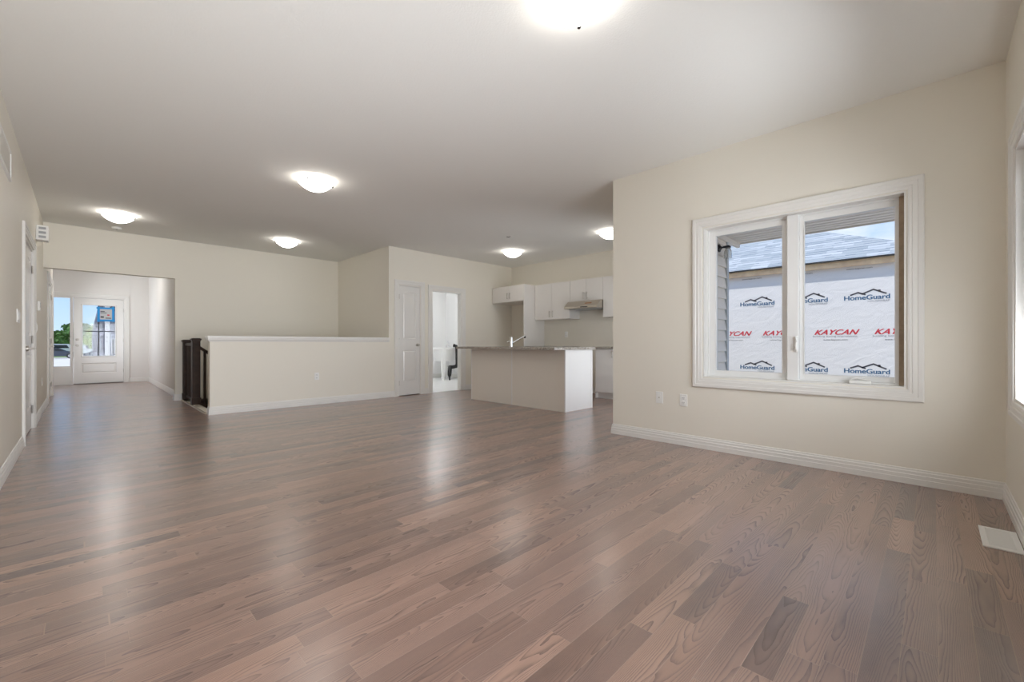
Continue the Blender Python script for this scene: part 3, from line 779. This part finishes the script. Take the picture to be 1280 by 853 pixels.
part('bottom_rail', B((1.240, 1.276, 8.324, 9.043, .06, .095), bev=.003), M_dark, gd)
for k in range(7): part('baluster', B((1.242, 1.274, 8.385+k*.098, 8.417+k*.098, .093, .940)), M_dark, gd)
sr = thing('stair_railing', 'dark handrail sloping down beside the stairs from the near newel post', 'railing', (1.32, 8.262, -.2))
rise = -.76
bm = bmesh.new()
pts = [(1.312, .93), (3.6, .93+2.3*rise), (3.6, .88+2.3*rise), (1.312, .88)]
prism(bm, [(x, 8.234, z) for x, z in pts], (0, .056, 0)); part('handrail', bm, M_dark, sr)
bm = bmesh.new(); pts = [(1.320, .05), (3.6, .05+2.29*rise), (3.6, .0+2.29*rise), (1.320, .0)]
prism(bm, [(x, 8.245, z) for x, z in pts], (0, .034, 0)); part('bottom_rail', bm, M_dark, sr)
for k in range(16):
    x = 1.375+k*.14; zt = .90+(x-1.30)*rise; zb = .035+(x-1.312)*rise
    if x > 3.5: break
    part('baluster', B((x-.016, x+.016, 8.246, 8.278, zb, zt)), M_dark, sr)

# ------------------------------------------------------------------ kitchen
def bar_handle(parent, c, L=.13, out=(-1, 0, 0), vert=True):
    c = Vector(c); o = Vector(out); d = Vector((0, 0, 1)) if vert else Vector((0, 1, 0))
    bm = bmesh.new()
    tube(bm, [c+o*.030-d*L/2, c+o*.030+d*L/2], .0055, 8)
    for s in (-1, 1): tube(bm, [c+d*s*L*.38, c+o*.030+d*s*L*.38], .0045, 8)
    return part('handle', bm, M_nickel, parent, 'satin nickel bar handle', smooth=True)
def cabinet(name, label, x0, x1, ya, yb, za, zb, doors, handle, group='kitchen cabinets', kick=False):
    t = thing(name, label, 'cabinet', ((x0+x1)/2, (ya+yb)/2, za), group)
    z = za+(.105 if kick else 0)
    part('carcass', B((x0+.021, x1-.001, ya, yb, z, zb)), M_cab, t)
    if kick: part('toe_kick', B((x0+.075, x1-.001, ya+.001, yb-.001, za+.0005, z)), M_cab, t); part('end_panel', B((x0+.021, x1-.03, yb-.001, yb+.017, za+.0005, zb)), M_cab, t)
    n = len(doors)
    for i, (a, b, zc, zd) in enumerate(doors):
        s = part('drawer' if zd-zc < .2 else 'door', B((x0, x0+.020, a+.0015, b-.0015, zc+.002, zd-.002), bev=.0015), M_cab, t)
        h = handle[i]
        if h: bar_handle(s, (x0, h[0], h[1]), *(() if len(h) < 3 else (.13, (-1, 0, 0), False)))
    return t
UT = 2.20
cabinet('wall_cabinet', 'white over-fridge cabinet with two doors beside the pantry wall', 6.41, XK, 6.02, 6.985, 1.86, UT,
        [(6.02, 6.44, 1.86, UT), (6.44, 6.90, 1.86, UT)], [(6.40, 1.985), (6.48, 1.985)])
tp = tag(link('tall_end_panel', B((6.41, XK-.001, 5.995, 6.019, .0005, UT), bev=.001), M_cab), 'tall white end panel standing between fridge space and counter', 'panel')
cabinet('wall_cabinet', 'tall white two-door wall cabinet left of the range hood', 6.72, XK, 5.065, 5.992, 1.465, UT,
        [(5.065, 5.525, 1.465, UT), (5.525, 5.965, 1.465, UT)], [(5.485, 1.57), (5.565, 1.57)])
cabinet('wall_cabinet', 'short white two-door wall cabinet directly above the range hood', 6.72, XK, 4.312, 5.062, 1.78, UT,
        [(4.312, 4.687, 1.78, UT), (4.687, 5.062, 1.78, UT)], [(4.647, 1.885), (4.727, 1.885)])
cabinet('wall_cabinet', 'white wall cabinet right of the range hood, cut off by the wall end', 6.72, XK, 3.45, 4.309, 1.46, UT,
        [(3.45, 3.88, 1.46, UT), (3.88, 4.309, 1.46, UT)], [(3.84, 1.57), (3.92, 1.57)])
cabinet('wall_cabinet', 'white wall cabinet farthest along behind the window wall', 6.72, XK, 2.60, 3.447, 1.46, UT,
        [(2.60, 3.02, 1.46, UT), (3.02, 3.447, 1.46, UT)], [(2.98, 1.57), (3.06, 1.57)])
cabinet('base_cabinet', 'white base cabinet behind the island, left of the stove gap', 6.45, XK, 5.09, 5.975, 0, .88,
        [(5.09, 5.53, .11, .875), (5.53, 5.975, .11, .875)], [(5.49, .79), (5.57, .79)], kick=True)
cabinet('base_cabinet', 'white base cabinet beside the window wall end, right of the stove gap', 6.45, XK, 3.45, 4.292, 0, .88,
        [(3.45, 3.87, .11, .875), (3.87, 4.292, .11, .875)], [(3.83, .79), (3.945, .79)], kick=True)
cabinet('base_cabinet', 'white base cabinet farthest along behind the window wall', 6.45, XK, 2.60, 3.43, 0, .88,
        [(2.60, 3.02, .11, .875), (3.02, 3.43, .11, .875)], [(2.98, .79), (3.06, .79)], kick=True)
tag(link('worktop', B((6.42, XK-.001, 5.06, 5.993, .8805, .918), bev=.004), M_granite), 'speckled granite worktop left of the stove gap, behind the island', 'worktop')
tag(link('worktop', B((6.42, XK-.001, 2.60, 4.318, .8805, .918), bev=.004), M_granite), 'speckled granite worktop right of the stove gap', 'worktop')
# range hood
rh = thing('range_hood', 'slim stainless steel range hood under the short wall cabinet', 'range hood', (6.80, 4.69, 1.62))
bm = bmesh.new()
prism(bm, [(XK-.001, 4.315, 1.779), (6.66, 4.315, 1.779), (6.64, 4.315, 1.765), (6.53, 4.315, 1.672), (6.53, 4.315, 1.640), (6.56, 4.315, 1.632), (XK-.001, 4.315, 1.632)], (0, .745, 0))
part('canopy', bm, M_steel, rh)
part('vent_filter', B((6.60, 6.98, 4.37, 4.68, 1.624, 1.632), (6.60, 6.98, 4.70, 5.00, 1.624, 1.632)), M_grille, rh)
part('control_strip', B((6.527, 6.531, 4.52, 4.68, 1.645, 1.662)), M_slot, rh)
part('hood_patch', (lambda b: (prism(b, [(6.605, 4.47, 1.736), (6.605, 4.62, 1.736), (6.579, 4.62, 1.714), (6.579, 4.47, 1.714)], (-.0007, 0, .0008)), b)[1])(bmesh.new()), principled('orange_brown', (.45, .22, .10), .4), rh, 'small orange brown area on the hood')  # orange brown area on the sloping front of the hood

# island
isl = thing('kitchen_island', 'greige kitchen island with white end panel and granite top', 'kitchen island', (5.12, 4.72, 0))
IX0, IX1, IY0, IY1 = 4.79, 5.46, 3.69, 5.75
part('back_panel', B((IX0, IX0+.018, IY0+.02, 4.742, .0005, .883), bev=.001), M_island, isl, 'greige back panel')
part('back_panel', B((IX0, IX0+.018, 4.762, IY1-.02, .0005, .883), bev=.001), M_island, isl, 'greige back panel')
part('seam_strip', B((IX0-.004, IX0+.018, 4.742, 4.762, .0005, .883)), M_cab, isl)
bm = B((IX0-.002, IX1, IY0, IY0+.018, .0005, .883), bev=.001)
part('end_panel', bm, M_cab, isl, 'white end panel')
for q in ((IX0-.002, IX0+.035), (IX1-.035, IX1)): part('end_panel_trim', B((q[0], q[1], IY0-.004, IY0, .0005, .883)), M_cab, isl)
part('end_panel', B((IX0-.002, IX1, IY1-.018, IY1, .0005, .883), bev=.001), M_cab, isl, 'white end panel')
part('carcass', B((IX0+.02, IX1-.022, IY0+.02, 4.70, .10, .883), (IX0+.02, IX1-.022, 5.26, IY1-.02, .10, .883), (IX0+.02, IX1-.022, 4.70, 5.26, .10, .62)), M_cab, isl)
part('toe_kick', B((IX1-.09, IX1-.07, IY0+.02, IY1-.02, .0005, .10)), M_cab, isl)
for k in range(4):
    a = IY0+.02+k*.505; s = part('door', B((IX1-.02, IX1, a+.002, a+.503, .11, .875), bev=.0015), M_cab, isl)
    bar_handle(s, (IX1, a+(.45 if k % 2 == 0 else .05), .79), .13, (1, 0, 0))
# worktop of the island with a sink cut-out
SK = (5.07, 5.42, 4.72, 5.24)
bm = bmesh.new()
CX0, CX1, CY0, CY1 = 4.50, 5.49, 3.655, 5.80
us = [CX0, SK[0], SK[1], CX1]; vs = [CY0, SK[2], SK[3], CY1]
for i in range(3):
    for j in range(3):
        if i == 1 and j == 1: continue
        for z in (.884, .920): bm.faces.new([bm.verts.new(p) for p in ((us[i], vs[j], z), (us[i+1], vs[j], z), (us[i+1], vs[j+1], z), (us[i], vs[j+1], z))])
for (a, b, c, d) in ((CX0, CX1, CY0, CY1), SK):
    q = [(a, c), (b, c), (b, d), (a, d)]
    for k in range(4):
        (xa, ya), (xb, yb) = q[k], q[(k+1) % 4]; bm.faces.new([bm.verts.new(p) for p in ((xa, ya, .884), (xb, yb, .884), (xb, yb, .920), (xa, ya, .920))])
part('worktop', bm, M_granite, isl, 'speckled granite top')
bm = bmesh.new(); a, b, c, d = SK; zt, zb = .8835, .70
lo = [(a-.0, c, zt), (b, c, zt), (b, d, zt), (a, d, zt)]; hi = [(a+.03, c+.03, zb), (b-.03, c+.03, zb), (b-.03, d-.03, zb), (a+.03, d-.03, zb)]
ou = [(a-.012, c-.012, zt), (b+.012, c-.012, zt), (b+.012, d+.012, zt), (a-.012, d+.012, zt)]
V = [[bm.verts.new(p) for p in r] for r in (ou, lo, hi)]
for r0, r1 in ((V[0], V[1]), (V[1], V[2])):
    for k in range(4): bm.faces.new((r0[k], r0[(k+1) % 4], r1[(k+1) % 4], r1[k]))
bm.faces.new(V[2])
tag(link('sink', bm, M_steel), 'steel sink bowl set into the granite island top', 'sink')
fc = thing('faucet', 'chrome pull-out kitchen faucet standing on the island top', 'faucet', (5.02, 4.99, .9205))
bm = bmesh.new(); lathe(bm, [(0, 0), (.030, 0), (.030, .008), (.024, .014), (.024, .15), (.020, .165), (0, .168)], (0, 0, 0), 'z', 20); link('body', bm, M_chrome, fc, True)
bm = bmesh.new(); tube(bm, [(.0, 0, .055), (.09, -.06, .115), (.185, -.125, .175), (.205, -.138, .185)], [.014, .013, .015, .016], 12); link('spout', bm, M_chrome, fc, True)
bm = bmesh.new(); tube(bm, [(.185, -.125, .172), (.198, -.133, .145)], [.016, .014], 12); link('spray_head', bm, M_black, fc, True)
bm = bmesh.new(); tube(bm, [(-.0, 0, .085), (-.03, .02, .092), (-.06, .045, .075)], [.010, .009, .006], 10); link('lever', bm, M_chrome, fc, True)

# ------------------------------------------------------------------ laundry tub
lt = thing('laundry_tub', 'white plastic laundry tub on four flared legs seen through the doorway', 'laundry tub', (6.95, 9.45, 0))
bm = bmesh.new()
def ringz(hx, hy, z): return [bm.verts.new((sx_*hx, sy_*hy, z)) for sx_, sy_ in ((-1, -1), (1, -1), (1, 1), (-1, 1))]
R_ = [ringz(.225, .225, .50), ringz(.275, .275, .80), ringz(.30, .30, .81), ringz(.30, .30, .86), ringz(.265, .265, .86), ringz(.20, .20, .52)]
for r0, r1 in zip(R_, R_[1:]):
    for k in range(4): bm.faces.new((r0[k], r0[(k+1) % 4], r1[(k+1) % 4], r1[k]))
bm.faces.new(R_[0]); bm.faces.new(R_[-1])
link('basin', bm, M_tub, lt)
for sx_ in (-1, 1):
    for sy_ in (-1, 1):
        bm = bmesh.new()
        a = [bm.verts.new((sx_*(.24+dx), sy_*(.24+dy), .0005)) for dx, dy in ((0, 0), (.05, 0), (.05, .05), (0, .05))]
        b = [bm.verts.new((sx_*(.18+dx), sy_*(.18+dy), .81)) for dx, dy in ((0, 0), (.11, 0), (.11, .11), (0, .11))]
        bm.faces.new(a); bm.faces.new(b)
        for k in range(4): bm.faces.new((a[k], a[(k+1) % 4], b[(k+1) % 4], b[k]))
        link('leg', bm, M_tub, lt)
bm = bmesh.new(); tube(bm, [(0, 0, .50), (0, 0, .36), (.05, .02, .30), (.10, .05, .34), (.34, .16, .34)], .02, 10); link('drain_pipe', bm, M_plate, lt, True)
tf = thing('tub_faucet', 'small chrome faucet on the back rim of the laundry tub', 'faucet', (7.20, 9.62, .8605))
bm = bmesh.new(); tube(bm, [(0, 0, 0), (0, 0, .12), (-.05, -.03, .17), (-.13, -.08, .13)], .010, 10); link('spout', bm, M_chrome, tf, True)
bm = bmesh.new(); tube(bm, [(-.05, .05, 0), (-.05, .05, .05)], .014, 10); tube(bm, [(.05, -.05, 0), (.05, -.05, .05)], .014, 10); link('taps', bm, M_chrome, tf, True)
hs = bmesh.new()
tube(hs, [(7.06, 9.10, .92), (7.10, 9.02, .90), (7.105, 9.00, .70), (7.105, 9.00, .42), (7.09, 9.03, .36), (7.03, 9.10, .34), (6.98, 9.16, .34)], .047, 12)
tube(hs, [(6.985, 9.155, .36), (6.93, 9.10, .24), (6.90, 9.07, .14), (6.90, 9.06, .10)], [.05, .055, .05, .035], 12)
tube(hs, [(6.90, 9.06, .12), (6.90, 9.06, .001)], .02, 8)
bmesh.ops.translate(hs, verts=hs.verts, vec=(-.05, .05, 0))
tag(link('drain_hose', hs, M_blackplastic, None, True), 'black washing machine drain hose hooked over the laundry tub rim', 'hose')
wl = bmesh.new(); tube(wl, [(7.44, 9.5, .35), (7.36, 9.45, .35), (7.36, 9.45, .02)], .012, 8); tube(wl, [(7.44, 9.35, .30), (7.38, 9.32, .30), (7.38, 9.32, .02)], .012, 8)
tag(link('supply_pipe', wl, M_nickel, None, True), 'grey supply pipes rising behind the laundry tub', 'pipe')

# ------------------------------------------------------------------ outside: own porch beyond the window
gm = B((-60, 4.19, -60, YN-.16, -.7, -.5), (4.21, 140, -60, FY, -.7, -.5))
struct('ground_back', gm, principled('bounce_ground', (.50, .48, .44), .95, var=(2.5, .12)))  # unseen ground, added in a pale tone to bounce light upward
bm = bmesh.new()
n = 15; rows = 15
for k in range(20):           # lapped siding on the kitchen's outer wall, facing the porch
    z = -.30+k*.1645
    if z > 2.62: break
    zt = min(z+.1645, 2.65)
    prism(bm, [(XR+.15, YS-.128, z), (XR+.15, YS-.150, z), (XR+.15, YS-.150, z+.012), (XR+.15, YS-.124, zt-.014), (XR+.15, YS-.121, zt-.014)], (.42, 0, 0))
    prism(bm, [(6.33, YS-.128, z), (6.33, YS-.150, z), (6.33, YS-.150, z+.012), (6.33, YS-.124, zt-.014), (6.33, YS-.121, zt-.014)], (.83, 0, 0))
for k in range(3):            # rows above the patio door
    z = 2.1675+k*.1645; zt = min(z+.1645, 2.65)
    prism(bm, [(4.62, YS-.128, z), (4.62, YS-.150, z), (4.62, YS-.150, z+.012), (4.62, YS-.124, zt-.014), (4.62, YS-.121, zt-.014)], (1.70, 0, 0))
struct('wall_porch_siding', bm, M_siding)
struct('trim_12', B((7.155, 7.225, YS-.160, YS-.05, -.4, 2.65), (4.56, 4.60, YS-.145, YS-.12, 0, 2.10), (6.30, 6.345, YS-.145, YS-.12, 0, 2.10), (4.56, 6.345, YS-.145, YS-.12, 2.06, 2.12)), M_metaltrim)
bm = bmesh.new()
for k in range(24):           # vented soffit boards running parallel to the window wall
    x = XR+.152+k*.1475
    box(bm, x, x+.112, -1.6, 2.335, 2.650, 2.665)
struct('ceiling_porch', bm, M_soffit)
struct('trim_13', B((XR+.155, 7.73, 2.30, 2.348, 2.575, 2.650), (7.735, 7.77, -1.6, 8.0, 2.635, 2.80), (XR+.155, 7.735, -1.64, -1.60, 2.60, 2.80)), M_soffit)
struct('porch_roof_deck', B((XR+.151, 7.80, -1.65, 2.36, 2.80, 2.86)), M_shingle)
# outdoor lantern on the siding
ol = thing('porch_lantern', 'black outdoor wall lantern on the cream siding outside the window', 'lantern', (6.84, YS-.14, 2.40))
bm = bmesh.new(); lathe(bm, [(0, 0), (.060, 0), (.058, -.018), (.030, -.030), (.018, -.05), (0, -.05)], (6.80, YS-.150, 2.42), 'y', 20); part('back_plate', bm, M_black, ol, smooth=True)
bm = bmesh.new(); tube(bm, [(6.80, YS-.18, 2.42), (6.84, YS-.21, 2.435), (6.90, YS-.25, 2.445), (6.93, YS-.27, 2.44)], [.012, .016, .024, .020], 10); part('arm', bm, M_black, ol, smooth=True)
bm = bmesh.new(); lathe(bm, [(.0, .06), (.03, .06), (.055, .0), (.058, -.10), (.05, -.10), (.048, 0), (.026, .05), (0, .05)], (6.90, YS-.25, 2.37), 'z', 20); part('glass_shade', bm, M_lampglass, ol, smooth=True)

# ------------------------------------------------------------------ neighbouring house wrapped in white sheeting
NX = 9.6
nh = thing('neighbour_house', 'unfinished neighbouring house wrapped in printed white sheeting with a grey shingle roof', 'house', (NX, 3.0, -.5))
part('wrapped_wall', B((NX, NX+7, -.03, 9.5, -.5, 2.40)), M_wrap, nh, 'white house wrap')
part('fascia_board', B((NX-.09, NX-.05, -.15, 9.6, 2.335, 2.445), (NX-.06, NX-.045, -.15, 9.6, 2.40, 2.45)), M_lumber, nh, 'bare orange lumber board')
part('soffit_framing', B((NX-.05, NX, -.12, 9.6, 2.35, 2.40)), M_lumber, nh)
part('drip_edge', B((NX-.155, NX-.085, -.19, 9.6, 2.440, 2.462)), M_drip, nh)
# hip roof, pitch 1:2, corner at (9.45, -.178)
e0 = (9.44, -.178, 2.462); EY = 9.7; RU = 4.6; EX = e0[0]+2*RU
bm = bmesh.new()
c = [(e0[0], e0[1], e0[2]), (EX, e0[1], e0[2]), (EX, EY, e0[2]), (e0[0], EY, e0[2])]
r = [(e0[0]+RU, e0[1]+RU, e0[2]+RU/2), (e0[0]+RU, EY-RU, e0[2]+RU/2)]
cv = [bm.verts.new(p) for p in c]; rv = [bm.verts.new(p) for p in r]
bm.faces.new((cv[0], cv[3], rv[1], rv[0])); bm.faces.new((cv[1], cv[0], rv[0])); bm.faces.new((cv[2], cv[1], rv[0], rv[1])); bm.faces.new((cv[3], cv[2], rv[1])); bm.faces.new(cv)
part('roof', bm, M_shingle, nh, 'grey blue shingle hip roof')
def text_mesh(body, width, height, mat, name, label, yl, z, shear=0.0, bold=0.0):
    """flat lettering printed on the wrap: left edge at y=yl, baseline z, reading along -y"""
    cu = bpy.data.curves.new(name, 'FONT'); cu.body = body; cu.size = 1.0; cu.shear = shear; cu.extrude = 0
    o = bpy.data.objects.new(name, cu); COL.objects.link(o)
    bpy.context.view_layer.update()
    me = bpy.data.meshes.new_from_object(o.evaluated_get(bpy.context.evaluated_depsgraph_get()))
    bpy.data.objects.remove(o)
    xs = [v.co.x for v in me.vertices]; ys = [v.co.y for v in me.vertices]
    x0_, x1_ = min(xs), max(xs); cap = max(ys)
    for v in me.vertices:
        v.co = Vector((NX-.003, yl-(v.co.x-x0_)/(x1_-x0_)*width, z+v.co.y/cap*height)) - nh.location
    me.materials.clear(); me.materials.append(mat)
    if bold:      # heavier strokes: three slightly shifted layers of the same flat letters
        bmx = bmesh.new(); bmx.from_mesh(me); me2 = bmx.copy()
        for k, (dy, dz) in enumerate(((bold, 0), (-bold, 0), (0, bold*.5))):
            t2 = me2.copy()
            for v in t2.verts: v.co += Vector((-.0003*(k+1), dy*height, dz*height))
            merge(bmx, t2)
        bmx.to_mesh(me); bmx.free(); me2.free()
    t = bpy.data.objects.new(name, me); COL.objects.link(t); t.parent = nh
    if label: t['label'] = label
    return t
TC = {}
def text(body, width, height, mat, name, label, yl, z, **k):
    if body not in TC:
        TC[body] = (text_mesh(body, width, height, mat, name, label, yl, z, **k), yl, z); return TC[body][0]
    o, yy, zz = TC[body]; c = o.copy(); COL.objects.link(c); c.location = (0, yl-yy, z-zz); return c
def logo_roof(yl, z):
    bm = bmesh.new()
    def stroke(pts, wd=.024):
        P = [(NX-.003, yl+a, z+b) for a, b in pts]
        for p, q in zip(P, P[1:]):
            p, q = Vector(p), Vector(q); d = (q-p).normalized(); s = Vector((0, -d.z, d.y))*wd/2; p = p-d*wd*.25; q = q+d*wd*.25
            f = [bm.verts.new(v) for v in (p-s, q-s, q+s, p+s)]; bm.faces.new(f)
    stroke([(-.090, .088), (-.192, .128), (-.290, .086)])
    stroke([(-.245, .098), (-.400, .168), (-.565, .088)])
    stroke([(-.478, .150), (-.478, .128)], .032)
    part('logo_roof_mark', bm, M_char, nh, 'charcoal roof outline above the blue name')
PER = .8535
for k in range(-1, 4):
    y = 1.137+k*PER
    if y < .55: continue
    for zr in (1.740, .452):
        text('HomeGuard', .612, .078, M_blue, 'wrap_lettering', 'blue lettering reading HomeGuard', y, zr, bold=.045)
        text('HOUSEWRAP', .285, .030, M_grey, 'wrap_lettering', 'small grey lettering reading HOUSEWRAP', y-.325, zr-.048)
        logo_roof(y, zr)
for k in range(-1, 4):
    y = 1.575+k*PER
    text('KAYCAN', .650, .090, M_red, 'wrap_lettering', 'red slanted lettering reading KAYCAN', y, 1.134, shear=.45, bold=.05)
    text('building lasting impressions', .645, .030, M_grey, 'wrap_lettering', 'grey lettering reading building lasting impressions', y+.025, 1.092)
    if y-.14 > 0: text('www.kaycan.com', .355, .026, M_char, 'wrap_lettering', 'small dark lettering reading www.kaycan.com', y-.13, 1.030)
    y2 = 1.106+k*PER
    if y2 > .4:
        o, yy, zz = TC['www.kaycan.com']; c = o.copy(); COL.objects.link(c); c.location = (0, y2-yy, 2.280-zz)

# ------------------------------------------------------------------ outside the front door
struct('ground_front', B((-120, 120, FY+.3, 260, -1.2, -1.0)), M_concrete)
struct('ground_lawn', B((-120, 120, 86, 260, -1.0, -.97)), M_grass)
struct('porch_slab', B((-2.5, 5.0, FY+.15, 17.6, -1.0, -.02)), M_concrete)
struct('porch_sun_blocker', B((-1.4, 5.0, FY+.15, 16.9, 2.62, 2.75)), M_extwhite)  # unseen roof slab added to keep the sun off the front door
pc = thing('porch_column', 'white square porch column seen through the front door glass', 'column', (.505, 17.0, -.02))
part('shaft', B((.455, .560, 16.95, 17.05, .18, 2.05), bev=.005), M_extwhite, pc)
part('base', B((.43, .585, 16.92, 17.08, -.019, .18), bev=.005), M_extwhite, pc)
part('capital', B((.43, .585, 16.92, 17.08, 2.05, 2.12), bev=.005), M_extwhite, pc)
pb = tag(link('porch_beam', B((.33, 3.0, 16.90, 17.10, 2.12, 2.62)), M_extwhite), 'white porch beam resting on the porch column', 'beam')
tag(link('porch_ledge', B((.36, 3.2, 17.2, 17.6, -.019, .55), bev=.01), M_extwhite), 'low white ledge behind the porch column', 'ledge')
sh = thing('stone_house', 'grey stone clad house front beyond the porch with a small window', 'house', (1.8, 24, -1.0))
bm = bmesh.new()
prism(bm, [(.30, 24, -.999), (3.6, 24, -.999), (3.6, 24, 3.4), (.62, 24, 3.4), (.44, 24, 2.3), (.30, 24, 1.5)], (0, 3, 0))
part('stone_wall', bm, M_stone, sh)
wnf = part('window', B((.86, 1.02, 23.96, 24.0, .55, 1.15)), M_carglass, sh)
part('window_trim', B((.84, .86, 23.95, 24.0, .52, 1.18), (1.02, 1.04, 23.95, 24.0, .52, 1.18), (.84, 1.04, 23.95, 24.0, 1.15, 1.18), (.93, .945, 23.95, 24.0, .55, 1.15)), M_extwhite, wnf)
def car(name, label, loc, rz, body_mat, L_=4.5, W_=1.8, van=False):
    t = thing(name, label, 'car' if not van else 'van', loc, rotz=rz)
    if van: prof = [(-2.2, .3), (2.2, .3), (2.25, .9), (1.7, 1.15), (1.15, 1.85), (-2.1, 1.9), (-2.25, 1.2)]
    else: prof = [(-2.2, .28), (2.2, .28), (2.25, .62), (2.0, .80), (1.0, .93), (.35, 1.36), (-.75, 1.42), (-1.55, 1.0), (-2.15, .92), (-2.25, .6)]
    bm = bmesh.new(); prism(bm, [(x, -W_/2, z) for x, z in prof], (0, W_, 0)); bmesh.ops.bevel(bm, geom=list(bm.edges), offset=.06, segments=2, affect='EDGES')
    link('body', bm, body_mat, t, True)
    gl = [(1.15, 1.2), (.85, 1.7), (-1.9, 1.75), (-1.9, 1.2)] if van else [(.85, .95), (.30, 1.30), (-.68, 1.34), (-1.30, .98)]
    bm = bmesh.new(); prism(bm, [(x, -W_/2-.008, z) for x, z in gl], (0, W_+.016, 0)); link('side_window', bm, M_carglass, t)
    for x in (-1.4, 1.4):
        for s in (-1, 1):
            bm = bmesh.new(); lathe(bm, [(0, -.1), (.30, -.1), (.33, -.08), (.33, .08), (.30, .1), (0, .1)], (x, s*(W_/2-.06), .33), 'y', 24); wv = link('wheel', bm, M_tyre, t, True)
            bm = bmesh.new(); lathe(bm, [(0, -.112), (.20, -.112), (.21, .112), (0, .112)], (x, s*(W_/2-.06), .33), 'y', 18); link('rim', bm, M_rim, wv, True)
    return t
car('parked_car', 'dark blue sedan parked on the street seen through the sidelight', (-2.55, 82, -.999), 0, M_carblue)
car('parked_van', 'white van parked behind the dark sedan', (-2.6, 98, -.969), 0, M_carwhite, van=True)
car('parked_van', 'white van farther right, seen low in the front door glass', (2.3, 92, -.969), 0, M_carwhite, van=True)
car('parked_car', 'dark car low at the left edge of the front door glass', (2.0, 60, -.999), 0, M_carblue)
def tree(label, loc, h, r, mat):
    t = thing('tree', label, 'tree', loc)
    bm = bmesh.new(); tube(bm, [(0, 0, 0), (.05, .02, h*.3), (-.03, .0, h*.6)], [h*.03, h*.025, h*.012], 8); link('trunk', bm, M_bark, t, True)
    bm = bmesh.new()
    for k in range(900):
        a = random.uniform(0, 2*PI); u = random.uniform(-1, 1); rr = r*random.random()**.4*(1+.18*math.sin(3*a+u*4))
        p = Vector((rr*math.cos(a)*math.sqrt(1-u*u), rr*math.sin(a)*math.sqrt(1-u*u), h*.62+u*h*.36))
        s = r*.13; q = Matrix.Rotation(random.uniform(0, 6.28), 3, Vector((random.random(), random.random(), random.random()+.1)).normalized())
        v = [bm.verts.new(p+q @ Vector(d)*s) for d in ((-1, -.6, 0), (1, -.6, 0), (0, 1, .2))]; bm.faces.new(v)
    o = link('foliage', bm, mat, t); o['kind'] = 'stuff'
tree('bushy green tree beyond the parked cars, left in the sidelight', (-3.6, 135, -.97), 4.6, 3.0, M_leaf)
tree('taller green tree beyond the parked cars, right in the sidelight', (-.6, 120, -.97), 6.0, 2.8, M_leaf)
tree('yellow green tree in the left of the front door glass', (1.55, 74, -.97), 4.4, 1.5, M_leaf2)
tree('green tree behind the yellow green tree in the front door glass', (6.6, 150, -.97), 6.0, 3.4, M_leaf)
